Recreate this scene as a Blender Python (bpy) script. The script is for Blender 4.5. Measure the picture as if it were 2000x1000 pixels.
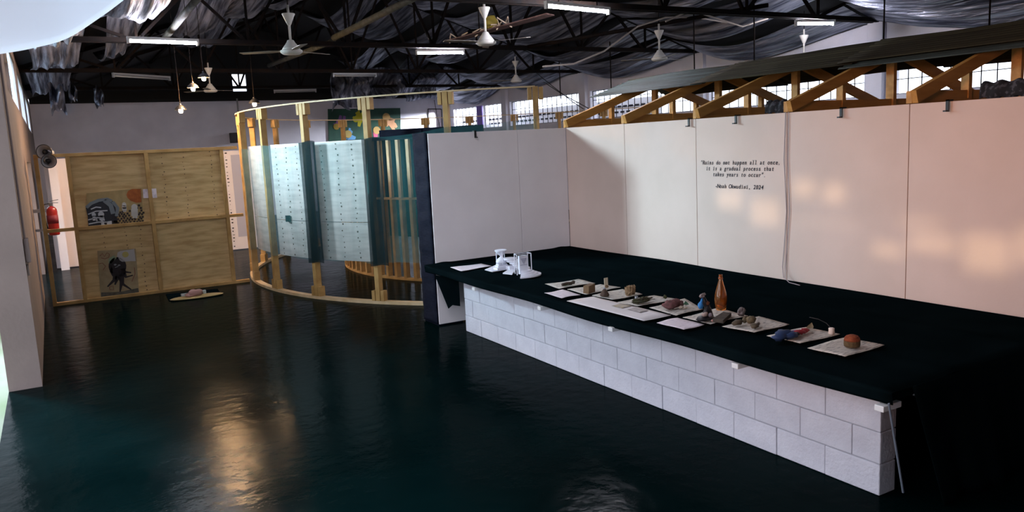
import bpy, math, random
from mathutils import Vector, Matrix
random.seed(7)
for o in list(bpy.data.objects): bpy.data.objects.remove(o, do_unlink=True)
S = bpy.context.scene
C = S.collection
# ---------------------------------------------------------------- camera
H = 2.3
PP = (1000.0, 500.0)
FPX = 1539.66
_y = Vector((95-PP[0], 320-PP[1], FPX)).normalized()       # room axis (towards the far wall) in camera space, y down
_x = Vector((3690-PP[0], 145-PP[1], FPX)); _x = (_x - _y*_x.dot(_y)).normalized()
_z = _y.cross(_x)
if _z.y > 0: _z = -_z
cam_d = bpy.data.cameras.new('camera'); cam = bpy.data.objects.new('camera', cam_d); C.objects.link(cam)
cam_d.sensor_width = 36; cam_d.lens = 36*FPX/2000; cam_d.clip_start = 0.05; cam_d.clip_end = 300
R3 = Matrix(((_x.x, -_x.y, -_x.z), (_y.x, -_y.y, -_y.z), (_z.x, -_z.y, -_z.z)))
cam.matrix_world = Matrix.Translation((0, 0, H)) @ R3.to_4x4()
S.camera = cam
def at(px, py, **k):
    """pixel direction cut with a plane of the room (x=, y= or z= in metres)"""
    d = Vector((px-PP[0], py-PP[1], FPX)); w = Vector((d.dot(_x), d.dot(_y), d.dot(_z)))
    a, v = list(k.items())[0]; i = 'xyz'.index(a); o = Vector((0, 0, H))
    return o + w*((v-o[i])/w[i])
# ---------------------------------------------------------------- light and exposure
S.view_settings.view_transform = 'Standard'; S.view_settings.look = 'None'
S.view_settings.gamma = 1; S.view_settings.use_curve_mapping = False
S.view_settings.exposure = 0.7
W = bpy.data.worlds.new('world'); S.world = W; W.use_nodes = True
bg = W.node_tree.nodes['Background']; bg.inputs[0].default_value = (0.80, 0.86, 1.0, 1); bg.inputs[1].default_value = 2.0
def portal(name, loc, size, rot):
    l = bpy.data.lights.new(name, 'AREA'); l.shape = 'RECTANGLE'; l.size, l.size_y = size
    l.cycles.is_portal = True
    o = bpy.data.objects.new(name, l); C.objects.link(o); o.location = loc; o.rotation_euler = rot
YD0, YD1, ZD = 1.2, 9.42, 4.1          # big shed door in the left wall
portal('portal_door', (-0.66, (YD0+YD1)/2, ZD/2), (ZD, YD1-YD0), (0, -math.pi/2, 0))
portal('portal_windows', (14.75, 18, 3.27), (0.9, 24), (0, math.pi/2, 0))
portal('portal_doorway', (-0.66, 17.4, 1.2), (2.3, 3.6), (0, -math.pi/2, 0))
sl = bpy.data.lights.new('low_sun_glint', 'SPOT'); sl.energy = 1900; sl.color = (1.0, 0.78, 0.48)
sl.spot_size = math.radians(21); sl.spot_blend = 0.6; sl.shadow_soft_size = 0.035
so = bpy.data.objects.new('low_sun_glint', sl); C.objects.link(so)
so.location = (-8.5, 2.6, 3.0)
so.rotation_euler = (Vector((6.16, 4.6, 1.6))-so.location).to_track_quat('-Z', 'Y').to_euler()
s3 = bpy.data.lights.new('bright_sky_through_high_window', 'SPOT'); s3.energy = 5000; s3.color = (0.58, 0.85, 1.0); s3.spot_size = math.radians(95); s3.spot_blend = 0.5; s3.shadow_soft_size = 0.7
so3 = bpy.data.objects.new('bright_sky_through_high_window', s3); C.objects.link(so3); so3.location = (-3.0, 13.9, 4.55)
so3.rotation_euler = (Vector((5.0, 9.0, 1.5))-so3.location).to_track_quat('-Z', 'Y').to_euler()
s4 = bpy.data.lights.new('bright_sky_through_far_window', 'SPOT'); s4.energy = 6500; s4.color = (0.86, 0.90, 1.0); s4.spot_size = math.radians(80); s4.spot_blend = 0.5; s4.shadow_soft_size = 0.4
so4 = bpy.data.objects.new('bright_sky_through_far_window', s4); C.objects.link(so4); so4.location = (17.5, 26.6, 4.15)
so4.rotation_euler = (Vector((8.0, 30.0, 3.0))-so4.location).to_track_quat('-Z', 'Y').to_euler()
s2 = bpy.data.lights.new('warm_fill_spot', 'SPOT'); s2.energy = 1450; s2.color = (1.0, 0.42, 0.22); s2.spot_size = math.radians(22); s2.spot_blend = 1.0; s2.shadow_soft_size = 0.8  # added warm fill spot outdoors, tints the long boards
so2 = bpy.data.objects.new('warm_fill_spot', s2); C.objects.link(so2); so2.location = (-8.0, 0.5, 2.6)
so2.rotation_euler = (Vector((6.16, 4.0, 2.3))-so2.location).to_track_quat('-Z', 'Y').to_euler()
# ---------------------------------------------------------------- materials
MATS = {}
def mat(name, col, rough=0.6, metal=0.0, col2=None, nscale=4.0, stretch=(1, 1, 1), contrast=(0.35, 0.65), bump=0.0, bscale=None,
        spec=0.5, emit=None, estr=0.0, rough2=None, detail=4.0, coat=0.0, bdist=0.02):
    if name in MATS: return MATS[name]
    m = bpy.data.materials.new(name); m.use_nodes = True; nt = m.node_tree; b = nt.nodes['Principled BSDF']
    b.inputs['Base Color'].default_value = (*col, 1); b.inputs['Roughness'].default_value = rough
    b.inputs['Metallic'].default_value = metal; b.inputs['Specular IOR Level'].default_value = spec
    b.inputs['Coat Weight'].default_value = coat
    if emit: b.inputs['Emission Color'].default_value = (*emit, 1); b.inputs['Emission Strength'].default_value = estr
    if col2 or bump or rough2 is not None:
        tc = nt.nodes.new('ShaderNodeTexCoord'); mp = nt.nodes.new('ShaderNodeMapping'); mp.inputs['Scale'].default_value = stretch
        nt.links.new(tc.outputs['Object'], mp.inputs['Vector'])
        n = nt.nodes.new('ShaderNodeTexNoise'); n.inputs['Scale'].default_value = nscale; n.inputs['Detail'].default_value = detail
        nt.links.new(mp.outputs[0], n.inputs['Vector'])
        mr = nt.nodes.new('ShaderNodeMapRange'); mr.inputs[1].default_value, mr.inputs[2].default_value = contrast
        nt.links.new(n.outputs[0], mr.inputs[0])
        if col2:
            mx = nt.nodes.new('ShaderNodeMix'); mx.data_type = 'RGBA'
            mx.inputs[6].default_value = (*col, 1); mx.inputs[7].default_value = (*col2, 1)
            nt.links.new(mr.outputs[0], mx.inputs[0]); nt.links.new(mx.outputs[2], b.inputs['Base Color'])
        if rough2 is not None:
            r = nt.nodes.new('ShaderNodeMapRange'); r.inputs[3].default_value = rough; r.inputs[4].default_value = rough2
            nt.links.new(mr.outputs[0], r.inputs[0]); nt.links.new(r.outputs[0], b.inputs['Roughness'])
        if bump:
            n2 = n
            if bscale:
                n2 = nt.nodes.new('ShaderNodeTexNoise'); n2.inputs['Scale'].default_value = bscale; n2.inputs['Detail'].default_value = 5
                nt.links.new(mp.outputs[0], n2.inputs['Vector'])
            bp = nt.nodes.new('ShaderNodeBump'); bp.inputs['Strength'].default_value = bump; bp.inputs['Distance'].default_value = bdist
            nt.links.new(n2.outputs[0], bp.inputs['Height']); nt.links.new(bp.outputs[0], b.inputs['Normal'])
    MATS[name] = m; return m
def glassy(name, col, rough=0.1, trans=1.0):
    m = mat(name, col, rough); m.node_tree.nodes['Principled BSDF'].inputs['Transmission Weight'].default_value = trans; return m
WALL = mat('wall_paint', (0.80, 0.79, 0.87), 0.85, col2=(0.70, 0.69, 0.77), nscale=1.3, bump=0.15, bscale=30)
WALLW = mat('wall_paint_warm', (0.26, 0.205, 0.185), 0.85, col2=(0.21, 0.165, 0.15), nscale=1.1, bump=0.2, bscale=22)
FLOOR = mat('floor_paint', (0.0004, 0.0044, 0.0046), 0.15, col2=(0.0008, 0.0072, 0.0076), nscale=0.9, rough2=0.22, bump=0.16, bscale=7, spec=0.006, detail=6, bdist=0.03)
PANEL_COOL_LIT = mat('panel_cool_lit', (0.90, 0.84, 0.85), 0.6, col2=(0.85, 0.79, 0.80), nscale=2.0, bump=0.04, bscale=40)  # white boards, brighter cool light put into their colour
PANEL_WARM_LIT = mat('panel_paint', (0.745, 0.565, 0.485), 0.6, col2=(0.70, 0.53, 0.45), nscale=2.0, bump=0.04, bscale=40)  # same white boards, warm light on the long run put into the colour
BLOCK = mat('block_paint', (0.67, 0.66, 0.72), 0.75, col2=(0.60, 0.59, 0.65), nscale=6, bump=0.5, bscale=45, bdist=0.012)
MORTAR = mat('mortar', (0.40, 0.40, 0.44), 0.9, bump=0.3, nscale=30)
CLOTH = mat('black_cloth', (0.0022, 0.0052, 0.0062), 0.9, col2=(0.0034, 0.0074, 0.0088), nscale=3, spec=0.0)
BLACKP = mat('black_wrap', (0.006, 0.0075, 0.015), 0.8, col2=(0.010, 0.012, 0.022), nscale=10, stretch=(1, 1, 6), spec=0.05, bump=0.4, bdist=0.01)
PLY = mat('plywood', (0.66, 0.47, 0.22), 0.6, col2=(0.46, 0.29, 0.11), nscale=2.2, stretch=(1.2, 1, 7), contrast=(0.38, 0.68), detail=6)
PLYW = mat('plywood_pale', (0.72, 0.62, 0.57), 0.65, col2=(0.54, 0.46, 0.42), nscale=2.0, stretch=(1, 1, 7), contrast=(0.38, 0.70), detail=6)
TIMB = mat('pine_timber', (0.47, 0.285, 0.095), 0.6, col2=(0.34, 0.19, 0.055), nscale=6, stretch=(1, 1, 1), detail=5)
TIMBP = mat('pine_timber_pale', (0.60, 0.45, 0.27), 0.6, col2=(0.50, 0.35, 0.18), nscale=6, detail=5)
RAFT = mat('rafter_timber', (0.62, 0.31, 0.075), 0.6, col2=(0.46, 0.21, 0.04), nscale=5, stretch=(0.5, 3, 3), detail=5)
STEEL = mat('dark_steel', (0.005, 0.0045, 0.005), 0.8, 0.0, col2=(0.011, 0.006, 0.004), nscale=8, spec=0.1)
ROOFM = mat('roof_sheet', (0.010, 0.012, 0.014), 0.8)
FOIL = mat('foil', (0.47, 0.50, 0.60), 0.42, 0.85, col2=(0.09, 0.10, 0.14), nscale=1.8, stretch=(7, 0.35, 2), contrast=(0.36, 0.62), bump=1.0, bscale=2.4, bdist=0.10, rough2=0.6, detail=6)
CORR = mat('old_corrugated', (0.042, 0.036, 0.020), 0.8, 0.0, col2=(0.022, 0.017, 0.010), nscale=1.6, stretch=(9, 0.6, 4), detail=5, spec=0.1)
CORR2 = mat('grey_corrugated', (0.055, 0.070, 0.066), 0.7, 0.0, col2=(0.024, 0.026, 0.021), nscale=1.6, stretch=(9, 0.6, 4), detail=5, spec=0.15)
WHITE = mat('white_plastic', (0.80, 0.80, 0.80), 0.4)
CARD = mat('white_card', (0.82, 0.81, 0.84), 0.6)
LABEL = mat('label_paper', (0.80, 0.72, 0.78), 0.7, col2=(0.60, 0.54, 0.60), nscale=9, stretch=(2, 14, 1), contrast=(0.52, 0.62))
PAPER = mat('plain_paper', (0.78, 0.75, 0.76), 0.7, col2=(0.74, 0.71, 0.72), nscale=5)
NEWS = mat('newsprint', (0.60, 0.56, 0.50), 0.8, col2=(0.20, 0.19, 0.18), nscale=7, stretch=(2.2, 9, 1), contrast=(0.50, 0.66), detail=6)
BLACK = mat('black_plastic', (0.008, 0.008, 0.010), 0.45)
RED = mat('extinguisher_red', (0.42, 0.02, 0.02), 0.3, coat=0.4)
GREYP = mat('grey_metal', (0.30, 0.31, 0.33), 0.5, 0.4)
TUBE = mat('tube_glow', (1, 1, 1), 0.4, emit=(0.90, 0.88, 1.0), estr=215)
TUBEOFF = mat('tube_unlit', (0.30, 0.32, 0.33), 0.4)
BULB = mat('bulb_glow', (1, 0.8, 0.5), 0.4, emit=(1.0, 0.60, 0.28), estr=2100)
BULB2 = mat('bulb_glow_dim', (1, 0.8, 0.5), 0.4, emit=(1.0, 0.60, 0.28), estr=250)
SKYCLOTH = mat('white_fabric', (0.80, 0.80, 0.86), 0.9)
_n = SKYCLOTH.node_tree; _t = _n.nodes.new('ShaderNodeBsdfTranslucent'); _t.inputs[0].default_value = (0.93, 0.93, 0.97, 1); _m = _n.nodes.new('ShaderNodeMixShader'); _m.inputs[0].default_value = 0.66
_n.links.new(_n.nodes['Principled BSDF'].outputs[0], _m.inputs[1]); _n.links.new(_t.outputs[0], _m.inputs[2]); _n.links.new(_m.outputs[0], _n.nodes['Material Output'].inputs[0])
FROST = bpy.data.materials.new('frosted_glass'); FROST.use_nodes = True
_n = FROST.node_tree; _t = _n.nodes.new('ShaderNodeBsdfTranslucent'); _t.inputs[0].default_value = (0.86, 0.90, 0.95, 1); _n.links.new(_t.outputs[0], _n.nodes['Material Output'].inputs[0])
def net_material(lo=0.20, hi=0.36, col=(0.05, 0.19, 0.19)):
    m = bpy.data.materials.new('debris_net'); m.use_nodes = True; nt = m.node_tree; b = nt.nodes['Principled BSDF']
    b.inputs['Base Color'].default_value = (*col, 1); b.inputs['Roughness'].default_value = 0.7; b.inputs['Specular IOR Level'].default_value = 0.05
    tc = nt.nodes.new('ShaderNodeTexCoord'); mp = nt.nodes.new('ShaderNodeMapping'); mp.inputs['Scale'].default_value = (3, 3, 0.5)
    n = nt.nodes.new('ShaderNodeTexNoise'); n.inputs['Scale'].default_value = 2.0; n.inputs['Detail'].default_value = 6
    nt.links.new(tc.outputs['Object'], mp.inputs[0]); nt.links.new(mp.outputs[0], n.inputs['Vector'])
    mr = nt.nodes.new('ShaderNodeMapRange'); mr.inputs[1].default_value = 0.3; mr.inputs[2].default_value = 0.7
    mr.inputs[3].default_value = lo; mr.inputs[4].default_value = hi
    nt.links.new(n.outputs[0], mr.inputs[0])
    tr = nt.nodes.new('ShaderNodeBsdfTransparent'); mx = nt.nodes.new('ShaderNodeMixShader')
    nt.links.new(mr.outputs[0], mx.inputs[0]); nt.links.new(tr.outputs[0], mx.inputs[1]); nt.links.new(b.outputs[0], mx.inputs[2])
    nt.links.new(mx.outputs[0], nt.nodes['Material Output'].inputs[0])
    return m
NET = net_material()
NET_SHADOW = net_material(0.72, 0.9, (0.003, 0.015, 0.018))  # dense netting, with the posts' shadow put into its dark colour
def flat(c, name=None): return mat(name or 'paint_%.2f_%.2f_%.2f' % c, c, 0.7)
# ---------------------------------------------------------------- mesh helpers
def wloc(p):
    v = Vector((0, 0, 0))
    while p is not None: v += p.location; p = p.parent
    return v
class MB:
    def __init__(s): s.v = []; s.f = []
    def add(s, vs, fs):
        n = len(s.v); s.v += [tuple(v) for v in vs]; s.f += [tuple(i+n for i in f) for f in fs]; return s
    def box(s, x0, x1, y0, y1, z0, z1):
        return s.add([(x, y, z) for z in (z0, z1) for y in (y0, y1) for x in (x0, x1)],
                     [(0, 2, 3, 1), (4, 5, 7, 6), (0, 1, 5, 4), (2, 6, 7, 3), (0, 4, 6, 2), (1, 3, 7, 5)])
    def beam(s, p, q, w, t, up=(0, 0, 1)):
        p, q = Vector(p), Vector(q); d = (q-p).normalized(); a = d.cross(Vector(up))
        if a.length < 1e-4: a = d.cross(Vector((0, 1, 0)))
        a.normalize(); b = a.cross(d).normalized()
        vs = [c + a*(i*w/2) + b*(j*t/2) for c in (p, q) for i, j in ((-1, -1), (1, -1), (1, 1), (-1, 1))]
        return s.add(vs, [(3, 2, 1, 0), (4, 5, 6, 7)] + [(i, (i+1) % 4, (i+1) % 4+4, i+4) for i in range(4)])
    def tube(s, pts, r, n=6):
        pts = [Vector(p) for p in pts]; base = len(s.v)
        rs = r if isinstance(r, (list, tuple)) else [r]*len(pts)
        for i, p in enumerate(pts):
            d = (pts[min(i+1, len(pts)-1)]-pts[max(i-1, 0)]).normalized()
            a = d.cross(Vector((0.12, 0.21, 0.97)))
            if a.length < 0.05: a = d.cross(Vector((1, 0, 0)))
            a.normalize(); b = d.cross(a)
            s.v += [tuple(p + (a*math.cos(t*2*math.pi/n)+b*math.sin(t*2*math.pi/n))*rs[i]) for t in range(n)]
        for i in range(len(pts)-1):
            for t in range(n):
                o = base+i*n; s.f.append((o+t, o+(t+1) % n, o+n+(t+1) % n, o+n+t))
        s.f.append(tuple(base+t for t in reversed(range(n)))); e = base+(len(pts)-1)*n; s.f.append(tuple(e+t for t in range(n)))
        return s
    def lathe(s, prof, c=(0, 0, 0), n=20, a0=0.0, a1=2*math.pi, sx=1, sy=1, cap=True):
        base = len(s.v); full = abs(a1-a0-2*math.pi) < 1e-6; m = n if full else n+1
        for r, z in prof:
            for t in range(m):
                a = a0+(a1-a0)*t/n; s.v.append((c[0]+r*math.cos(a)*sx, c[1]+r*math.sin(a)*sy, c[2]+z))
        for i in range(len(prof)-1):
            for t in range(n if full else m-1):
                u = (t+1) % m; o = base+i*m; s.f.append((o+t, o+u, o+m+u, o+m+t))
        if not cap: return s
        if full:
            if prof[0][0] > 1e-4: s.f.append(tuple(base+t for t in reversed(range(m))))
            if prof[-1][0] > 1e-4: s.f.append(tuple(base+(len(prof)-1)*m+t for t in range(m)))
        else:
            k = len(prof); s.f.append(tuple(base+i*m for i in range(k))); s.f.append(tuple(base+i*m+m-1 for i in reversed(range(k))))
            s.f.append(tuple(base+(k-1)*m+t for t in range(m))); s.f.append(tuple(base+t for t in reversed(range(m))))
        return s
    def prism(s, pts, off):
        """extrude a planar 3-D outline by a vector"""
        n = len(pts); o = Vector(off); vs = [Vector(p) for p in pts]; vs += [v+o for v in vs]
        return s.add(vs, [tuple(range(n)), tuple(reversed(range(n, 2*n)))] + [((i+1) % n, i, i+n, (i+1) % n+n) for i in range(n)])
    def grid(s, fn, nu, nv):
        base = len(s.v)
        for i in range(nu+1):
            for j in range(nv+1): s.v.append(tuple(fn(i/nu, j/nv)))
        for i in range(nu):
            for j in range(nv):
                o = base+i*(nv+1)+j; s.f.append((o, o+nv+1, o+nv+2, o+1))
        return s
    def blob(s, c, r, n=10, jit=0.2, seed=0, squash=(1, 1, 1)):
        rnd = random.Random(seed); base = len(s.v); k = n//2+1; c = Vector(c)
        r = Vector(squash)*r if not isinstance(r, (tuple, list)) else Vector(r)
        s.v.append(tuple(c-Vector((0, 0, r.z))))
        for i in range(1, k):
            ph = math.pi*i/k
            for t in range(n):
                a = 2*math.pi*t/n; q = 1+rnd.uniform(-jit, jit)
                s.v.append((c.x+r.x*q*math.sin(ph)*math.cos(a), c.y+r.y*q*math.sin(ph)*math.sin(a), c.z-r.z*q*math.cos(ph)))
        s.v.append(tuple(c+Vector((0, 0, r.z)))); top = len(s.v)-1
        for t in range(n):
            u = (t+1) % n; s.f.append((base, base+1+u, base+1+t)); e = base+1+(k-2)*n; s.f.append((top, e+t, e+u))
            for i in range(k-2): o = base+1+i*n; s.f.append((o+t, o+u, o+n+u, o+n+t))
        return s
    def build(s, name, m, parent=None, smooth=False, bevel=0, solid=0, label=None, cat=None, group=None, kind=None, local=False):
        off = Vector((0, 0, 0)) if (local or parent is None) else wloc(parent)
        me = bpy.data.meshes.new(name); me.from_pydata([tuple(Vector(v)-off) for v in s.v], [], s.f); me.materials.append(m)
        if smooth: me.polygons.foreach_set('use_smooth', [True]*len(me.polygons))
        me.update()
        o = bpy.data.objects.new(name, me); C.objects.link(o); o.parent = parent
        if solid: q = o.modifiers.new('solid', 'SOLIDIFY'); q.thickness = solid; q.offset = 0
        if bevel: q = o.modifiers.new('bevel', 'BEVEL'); q.width = bevel; q.segments = 2; q.limit_method = 'ANGLE'
        tag(o, label, cat, group, kind); return o
def tag(o, label=None, cat=None, group=None, kind=None):
    if label: o['label'] = label
    if cat: o['category'] = cat
    if group: o['group'] = group
    if kind: o['kind'] = kind
    return o
def thing(name, loc, label, cat, group=None, rz=0):
    o = bpy.data.objects.new(name, None); C.objects.link(o); o.location = loc; o.rotation_euler = (0, 0, rz); o.empty_display_size = 0.1
    return tag(o, label, cat, group)
def copy_tree(o, parent=None):
    c = o.copy(); C.objects.link(c); c.parent = parent
    for ch in [q for q in bpy.data.objects if q.parent == o]: copy_tree(ch, c)
    return c
def recentre(o):
    """move a top-level mesh object's origin to the middle of its base"""
    vs = o.data.vertices; n = len(vs); cx = sum(v.co.x for v in vs)/n; cy = sum(v.co.y for v in vs)/n; cz = min(v.co.z for v in vs)
    o.data.transform(Matrix.Translation((-cx, -cy, -cz))); o.location = (cx, cy, cz); return o
def B(): return MB()
# ================================================================ the shell
XL, XR, YB, YF, ZE, RX, PITCH = -0.32, 14.5, 30.0, -5.0, 4.28, 7.1, 0.317
def ztop(x): return ZE+0.06+PITCH*(XR-x if x > RX else (x-XL)*(XR-RX)/(RX-XL))
B().box(-0.62, XR+0.3, YF, YB+0.3, -0.1, 0).build('floor', FLOOR, kind='structure')
B().box(-60, 70, -40, 80, -0.6, -0.12).build('outside_ground', mat('ground_earth', (0.22, 0.21, 0.16), 0.9, col2=(0.14, 0.17, 0.08), nscale=1), kind='structure')
# left wall: shed door, pier, high windows, doorway
LW = [(11.3, 16.6), (17.4, 22.2), (23.0, 27.6)]; ZW0, ZW1 = 3.2, 4.08
DW0, DW1, DWZ = 15.9, 19.2, 2.35
b = B()
b.box(-0.62, XL, YF, YD0, 0, ZE); b.box(-0.62, XL, YD0, YD1, ZD, ZE)
b.box(-0.62, XL, YD1, DW0, 0, ZW0); b.box(-0.62, XL, DW0, DW1, DWZ, ZW0); b.box(-0.62, XL, DW1, YB, 0, ZW0)
b.box(-0.62, XL, YD1, YB, ZW1, ZE)
ys = [YD1]+[v for w in LW for v in w]+[YB]
for i in range(0, len(ys), 2): b.box(-0.62, XL, ys[i], ys[i+1], ZW0, ZW1)
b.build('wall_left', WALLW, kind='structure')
for i, (a, c) in enumerate(LW):
    w = thing('window_%d' % (i+1), (XL-0.2, (a+c)/2, ZW0), None, None); w['kind'] = 'structure'
    b = B()
    for q in (ZW0, (ZW0+ZW1)/2-0.02, ZW1-0.04): b.box(-0.56, -0.52, a, c, q, q+0.04)
    n = 6
    for k in range(n+1): y = a+(c-a-0.04)*k/n; b.box(-0.56, -0.52, y, y+0.04, ZW0, ZW1)
    b.build('window_frame', GREYP, w)
    y0 = 14.0 if i == 0 else a
    while y0 < c-.3:
        B().box(XL-.03, XL-.02, y0+.02, min(y0+.86, c)-.02, ZW0+.02, ZW1-.02).build('pane', FROST, w); y0 += .88
# far wall, with gable
B().box(XL, XR, YB, YB+0.3, 0, ZE-0.06).build('wall_back', WALL, kind='structure')
g = B()
gx0, gx1, gz0, gz1 = 6.05, 6.54, 4.57, 5.18
g.prism([(XL, YB+0.1, ZE-0.06), (gx0, YB+0.1, ZE-0.06), (gx0, YB+0.1, ztop(gx0)+.25), (XL, YB+0.1, ZE+.3)], (0, 0.12, 0))
g.prism([(gx1, YB+0.1, ZE-0.06), (XR, YB+0.1, ZE-0.06), (XR, YB+0.1, ZE+.3), (RX, YB+0.1, ztop(RX)+.25), (gx1, YB+0.1, ztop(gx1)+.25)], (0, 0.12, 0))
g.prism([(gx0, YB+0.1, gz1), (gx1, YB+0.1, gz1), (gx1, YB+0.1, ztop(gx1)+.25), (gx0, YB+0.1, ztop(gx0)+.25)], (0, 0.12, 0))
g.box(gx0, gx1, YB+0.1, YB+0.22, ZE-0.06, gz0)
g.build('wall_gable', ROOFM, kind='structure')
B().box(-0.62, XR, YF-0.3, YF, 0, 7).build('wall_front', WALL, kind='structure')
# right wall: long high windows between columns
RW = [(27.35, 29.4), (25.3, 26.9), (20.5, 24.85), (15.4, 19.95), (10.5, 14.9), (5.4, 9.9)]
b = B(); b.box(XR, XR+0.25, YF, YB, 0, 2.85); b.box(XR, XR+0.25, YF, YB, 3.70, ZE)
ys = sorted([v for w in RW for v in w]); ys = [YF]+ys+[YB]
for i in range(0, len(ys), 2): b.box(XR, XR+0.25, ys[i], ys[i+1], 2.85, 3.70)
b.build('wall_right', WALL, kind='structure')
for i, (a, c) in enumerate(RW):
    w = thing('window_%d' % (i+4), (XR+0.1, (a+c)/2, 2.85), None, None); w['kind'] = 'structure'
    b = B()
    for q in (0, 0.28, 0.56, 0.83): b.box(XR+0.10, XR+0.115, a, c, 2.85+q, 2.865+q)
    n = int((c-a)/0.28)
    for k in range(n+1): y = a+(c-a-0.015)*k/n; b.box(XR+0.10, XR+0.115, y, y+0.015, 2.85, 3.70)
    b.build('grille', STEEL, w)
for k, y in enumerate((10.2, 15.15, 20.22, 25.1)):
    B().box(XR-0.12, XR, y-0.17, y+0.17, 0, ZE).build('trim_%d' % (k+1), WALL, kind='structure', bevel=0.01)
B().box(XR-0.03, XR, 26.9, 27.35, 2.7, 3.70).build('trim_5', flat((0.16, 0.09, 0.42), 'violet_paint'), kind='structure')
# pierced block screen outside the far right windows
scr = thing('breeze_block_screen', (XR+1.1, 24, 0), 'white pierced block screen standing outside the far grilled windows', 'screen wall')
B().box(XR+1.1, XR+1.2, 18, 31, 0, 3.42).build('screen_wall', mat('screen_white', (0.8, 0.8, 0.82), 0.8), scr)
b = B()
for r in range(3):
    for k in range(44): b.box(XR+1.07, XR+1.12, 18.1+k*0.29+(0.14 if r % 2 else 0), 18.26+k*0.29+(0.14 if r % 2 else 0), 2.84+r*0.17, 2.90+r*0.17)
b.build('slots', mat('slot_dark', (0.02, 0.02, 0.025), 0.9), scr, kind='stuff')
# roof
ceil = B()
ceil.prism([(XL-0.5, YF, ztop(XL)-0.1), (RX, YF, ztop(RX)+0.1), (RX, YF, ztop(RX)+0.16), (XL-0.5, YF, ztop(XL)-0.04)], (0, YB-YF+0.3, 0))
ceil.prism([(XR+0.5, YF, ztop(XR)-0.1), (RX, YF, ztop(RX)+0.1), (RX, YF, ztop(RX)+0.16), (XR+0.5, YF, ztop(XR)-0.04)], (0, YB-YF+0.3, 0))
ceil = ceil.build('ceiling', ROOFM, kind='structure')
for k in range(1, 12):
    x = XL+(XR-XL)*k/12; B().box(x-0.04, x+0.04, YF, YB, ztop(x)+0.0, ztop(x)+0.1).build('purlin', STEEL, ceil)
TR = [5.2, 10.2, 15.15, 20.22, 25.15]
def foil(x, w, y0, y1, sag, seed, curl):
    rnd = random.Random(seed); ph = [rnd.uniform(0, 6.28) for _ in range(8)]; fr = [rnd.uniform(1.5, 5) for _ in range(4)]
    sl = rnd.uniform(-0.25, 0.25); x += rnd.uniform(-0.12, 0.12); mid = rnd.uniform(0.42, 0.6)
    def fn(u, v):
        y = y0+(y1-y0)*u; a = v-0.5; xx = x+w*a*(1-0.15*math.sin(math.pi*u))
        xx = min(max(xx, XL+0.05), XR-0.13)
        s = math.sin(math.pi*u**(math.log(0.5)/math.log(mid)))
        z = ztop(xx)-0.10-sag*s-curl*s*math.cos(a*3.1)+sl*a*s
        z += 0.045*s*math.sin(v*21+ph[0]+1.5*math.sin(u*3+ph[1]))+0.035*s*math.sin(v*34+ph[2]+u*2)+0.03*s*math.sin(u*fr[0]*4+ph[3])*math.sin(v*6+ph[4])
        return (xx, y, z)
    return fn
sd = 0
for bi in range(len(TR)):
    y0 = TR[bi]; y1 = TR[bi+1] if bi+1 < len(TR) else YB-0.1
    for k in range(12):
        sd += 1; rnd = random.Random(sd*13)
        x = XL+0.62+k*1.235
        if bi == 4 and x < 9.3: continue
        if bi == 3 and x < 8 and k % 3 != 0: continue
        o = B().grid(foil(x, rnd.uniform(0.74, 1.08), y0+0.05, y1-0.05, rnd.uniform(0.16, 0.42), sd, rnd.uniform(0.05, 0.2)), 26, 22).build('foil_sheet', FOIL, ceil, smooth=True)
# steel trusses
for ti, y in enumerate(TR):
    nm = ['nearest the shed door', 'above the block plinth', 'above the plywood partition', 'above the lamps cluster', 'close to the painted far wall'][ti]
    t = thing('roof_truss', ((XL+XR)/2, y, ZE), 'dark lattice steel roof truss ' + nm, 'truss', 'steel roof trusses')
    zb = ZE+0.02
    b = B(); b.box(XL, XR, y-0.09, y-0.03, zb-0.03, zb+0.05); b.box(XL, XR, y+0.03, y+0.09, zb-0.03, zb+0.05); b.build('bottom_chord', STEEL, t)
    for (a, c) in ((XL, RX), (RX, XR)):
        B().beam((a, y, ztop(a)+0.02), (c, y, ztop(c)+0.02), 0.1, 0.09).build('top_chord', STEEL, t)
    n = 16
    for k in range(n):
        xa = XL+(XR-XL)*k/n; xb = XL+(XR-XL)*(k+1)/n
        if k in (0, n-1): continue
        p, q = ((xa, y, zb), (xb, y, ztop(xb))) if (k % 2 == 0) else ((xa, y, ztop(xa)), (xb, y, zb))
        B().beam(p, q, 0.05, 0.05).build('web', STEEL, t)
    for k in (2, 4, 6, 8, 10, 12, 14):
        x = XL+(XR-XL)*k/n; B().beam((x, y-0.05, zb), (x, y-0.05, ztop(x)), 0.04, 0.04).build('web_post', STEEL, t)
# ================================================================ display wall, block plinth, black table
YE, XW, ZT, XE = 9.06, 6.16, 0.815, 4.09
dw = thing('display_boards', (XW, YE, 0), 'tall white boards turning a corner behind the black table', 'display boards')
seams = [9.06, 7.788, 6.535, 5.29, 4.035, 2.79, 1.55]
for a, c in zip(seams[:-1], seams[1:]):
    B().box(XW, XW+0.02, c+0.003, a-0.003, 0.02, 2.445).build('panel', PANEL_WARM_LIT, dw, bevel=0.003)
de = thing('end_boards', (5.1, YE, 0), 'short white end boards with a black wrapped edge closing the table', 'display boards')
for a, c in ((XE, 5.385), (5.385, XW-0.002)):
    B().box(a+0.003, c-0.003, YE, YE+0.02, 0.02, 2.445).build('panel', PANEL_COOL_LIT, de, bevel=0.003)
for y in seams[1:]: B().box(XW+0.021, XW+0.10, y-0.03, y+0.03, 0, 2.42).build('stud', TIMB, dw)
for x in (5.385, 6.1): B().box(x-0.03, x+0.03, YE+0.021, YE+0.10, 0, 2.42).build('stud', TIMB, de)
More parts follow.
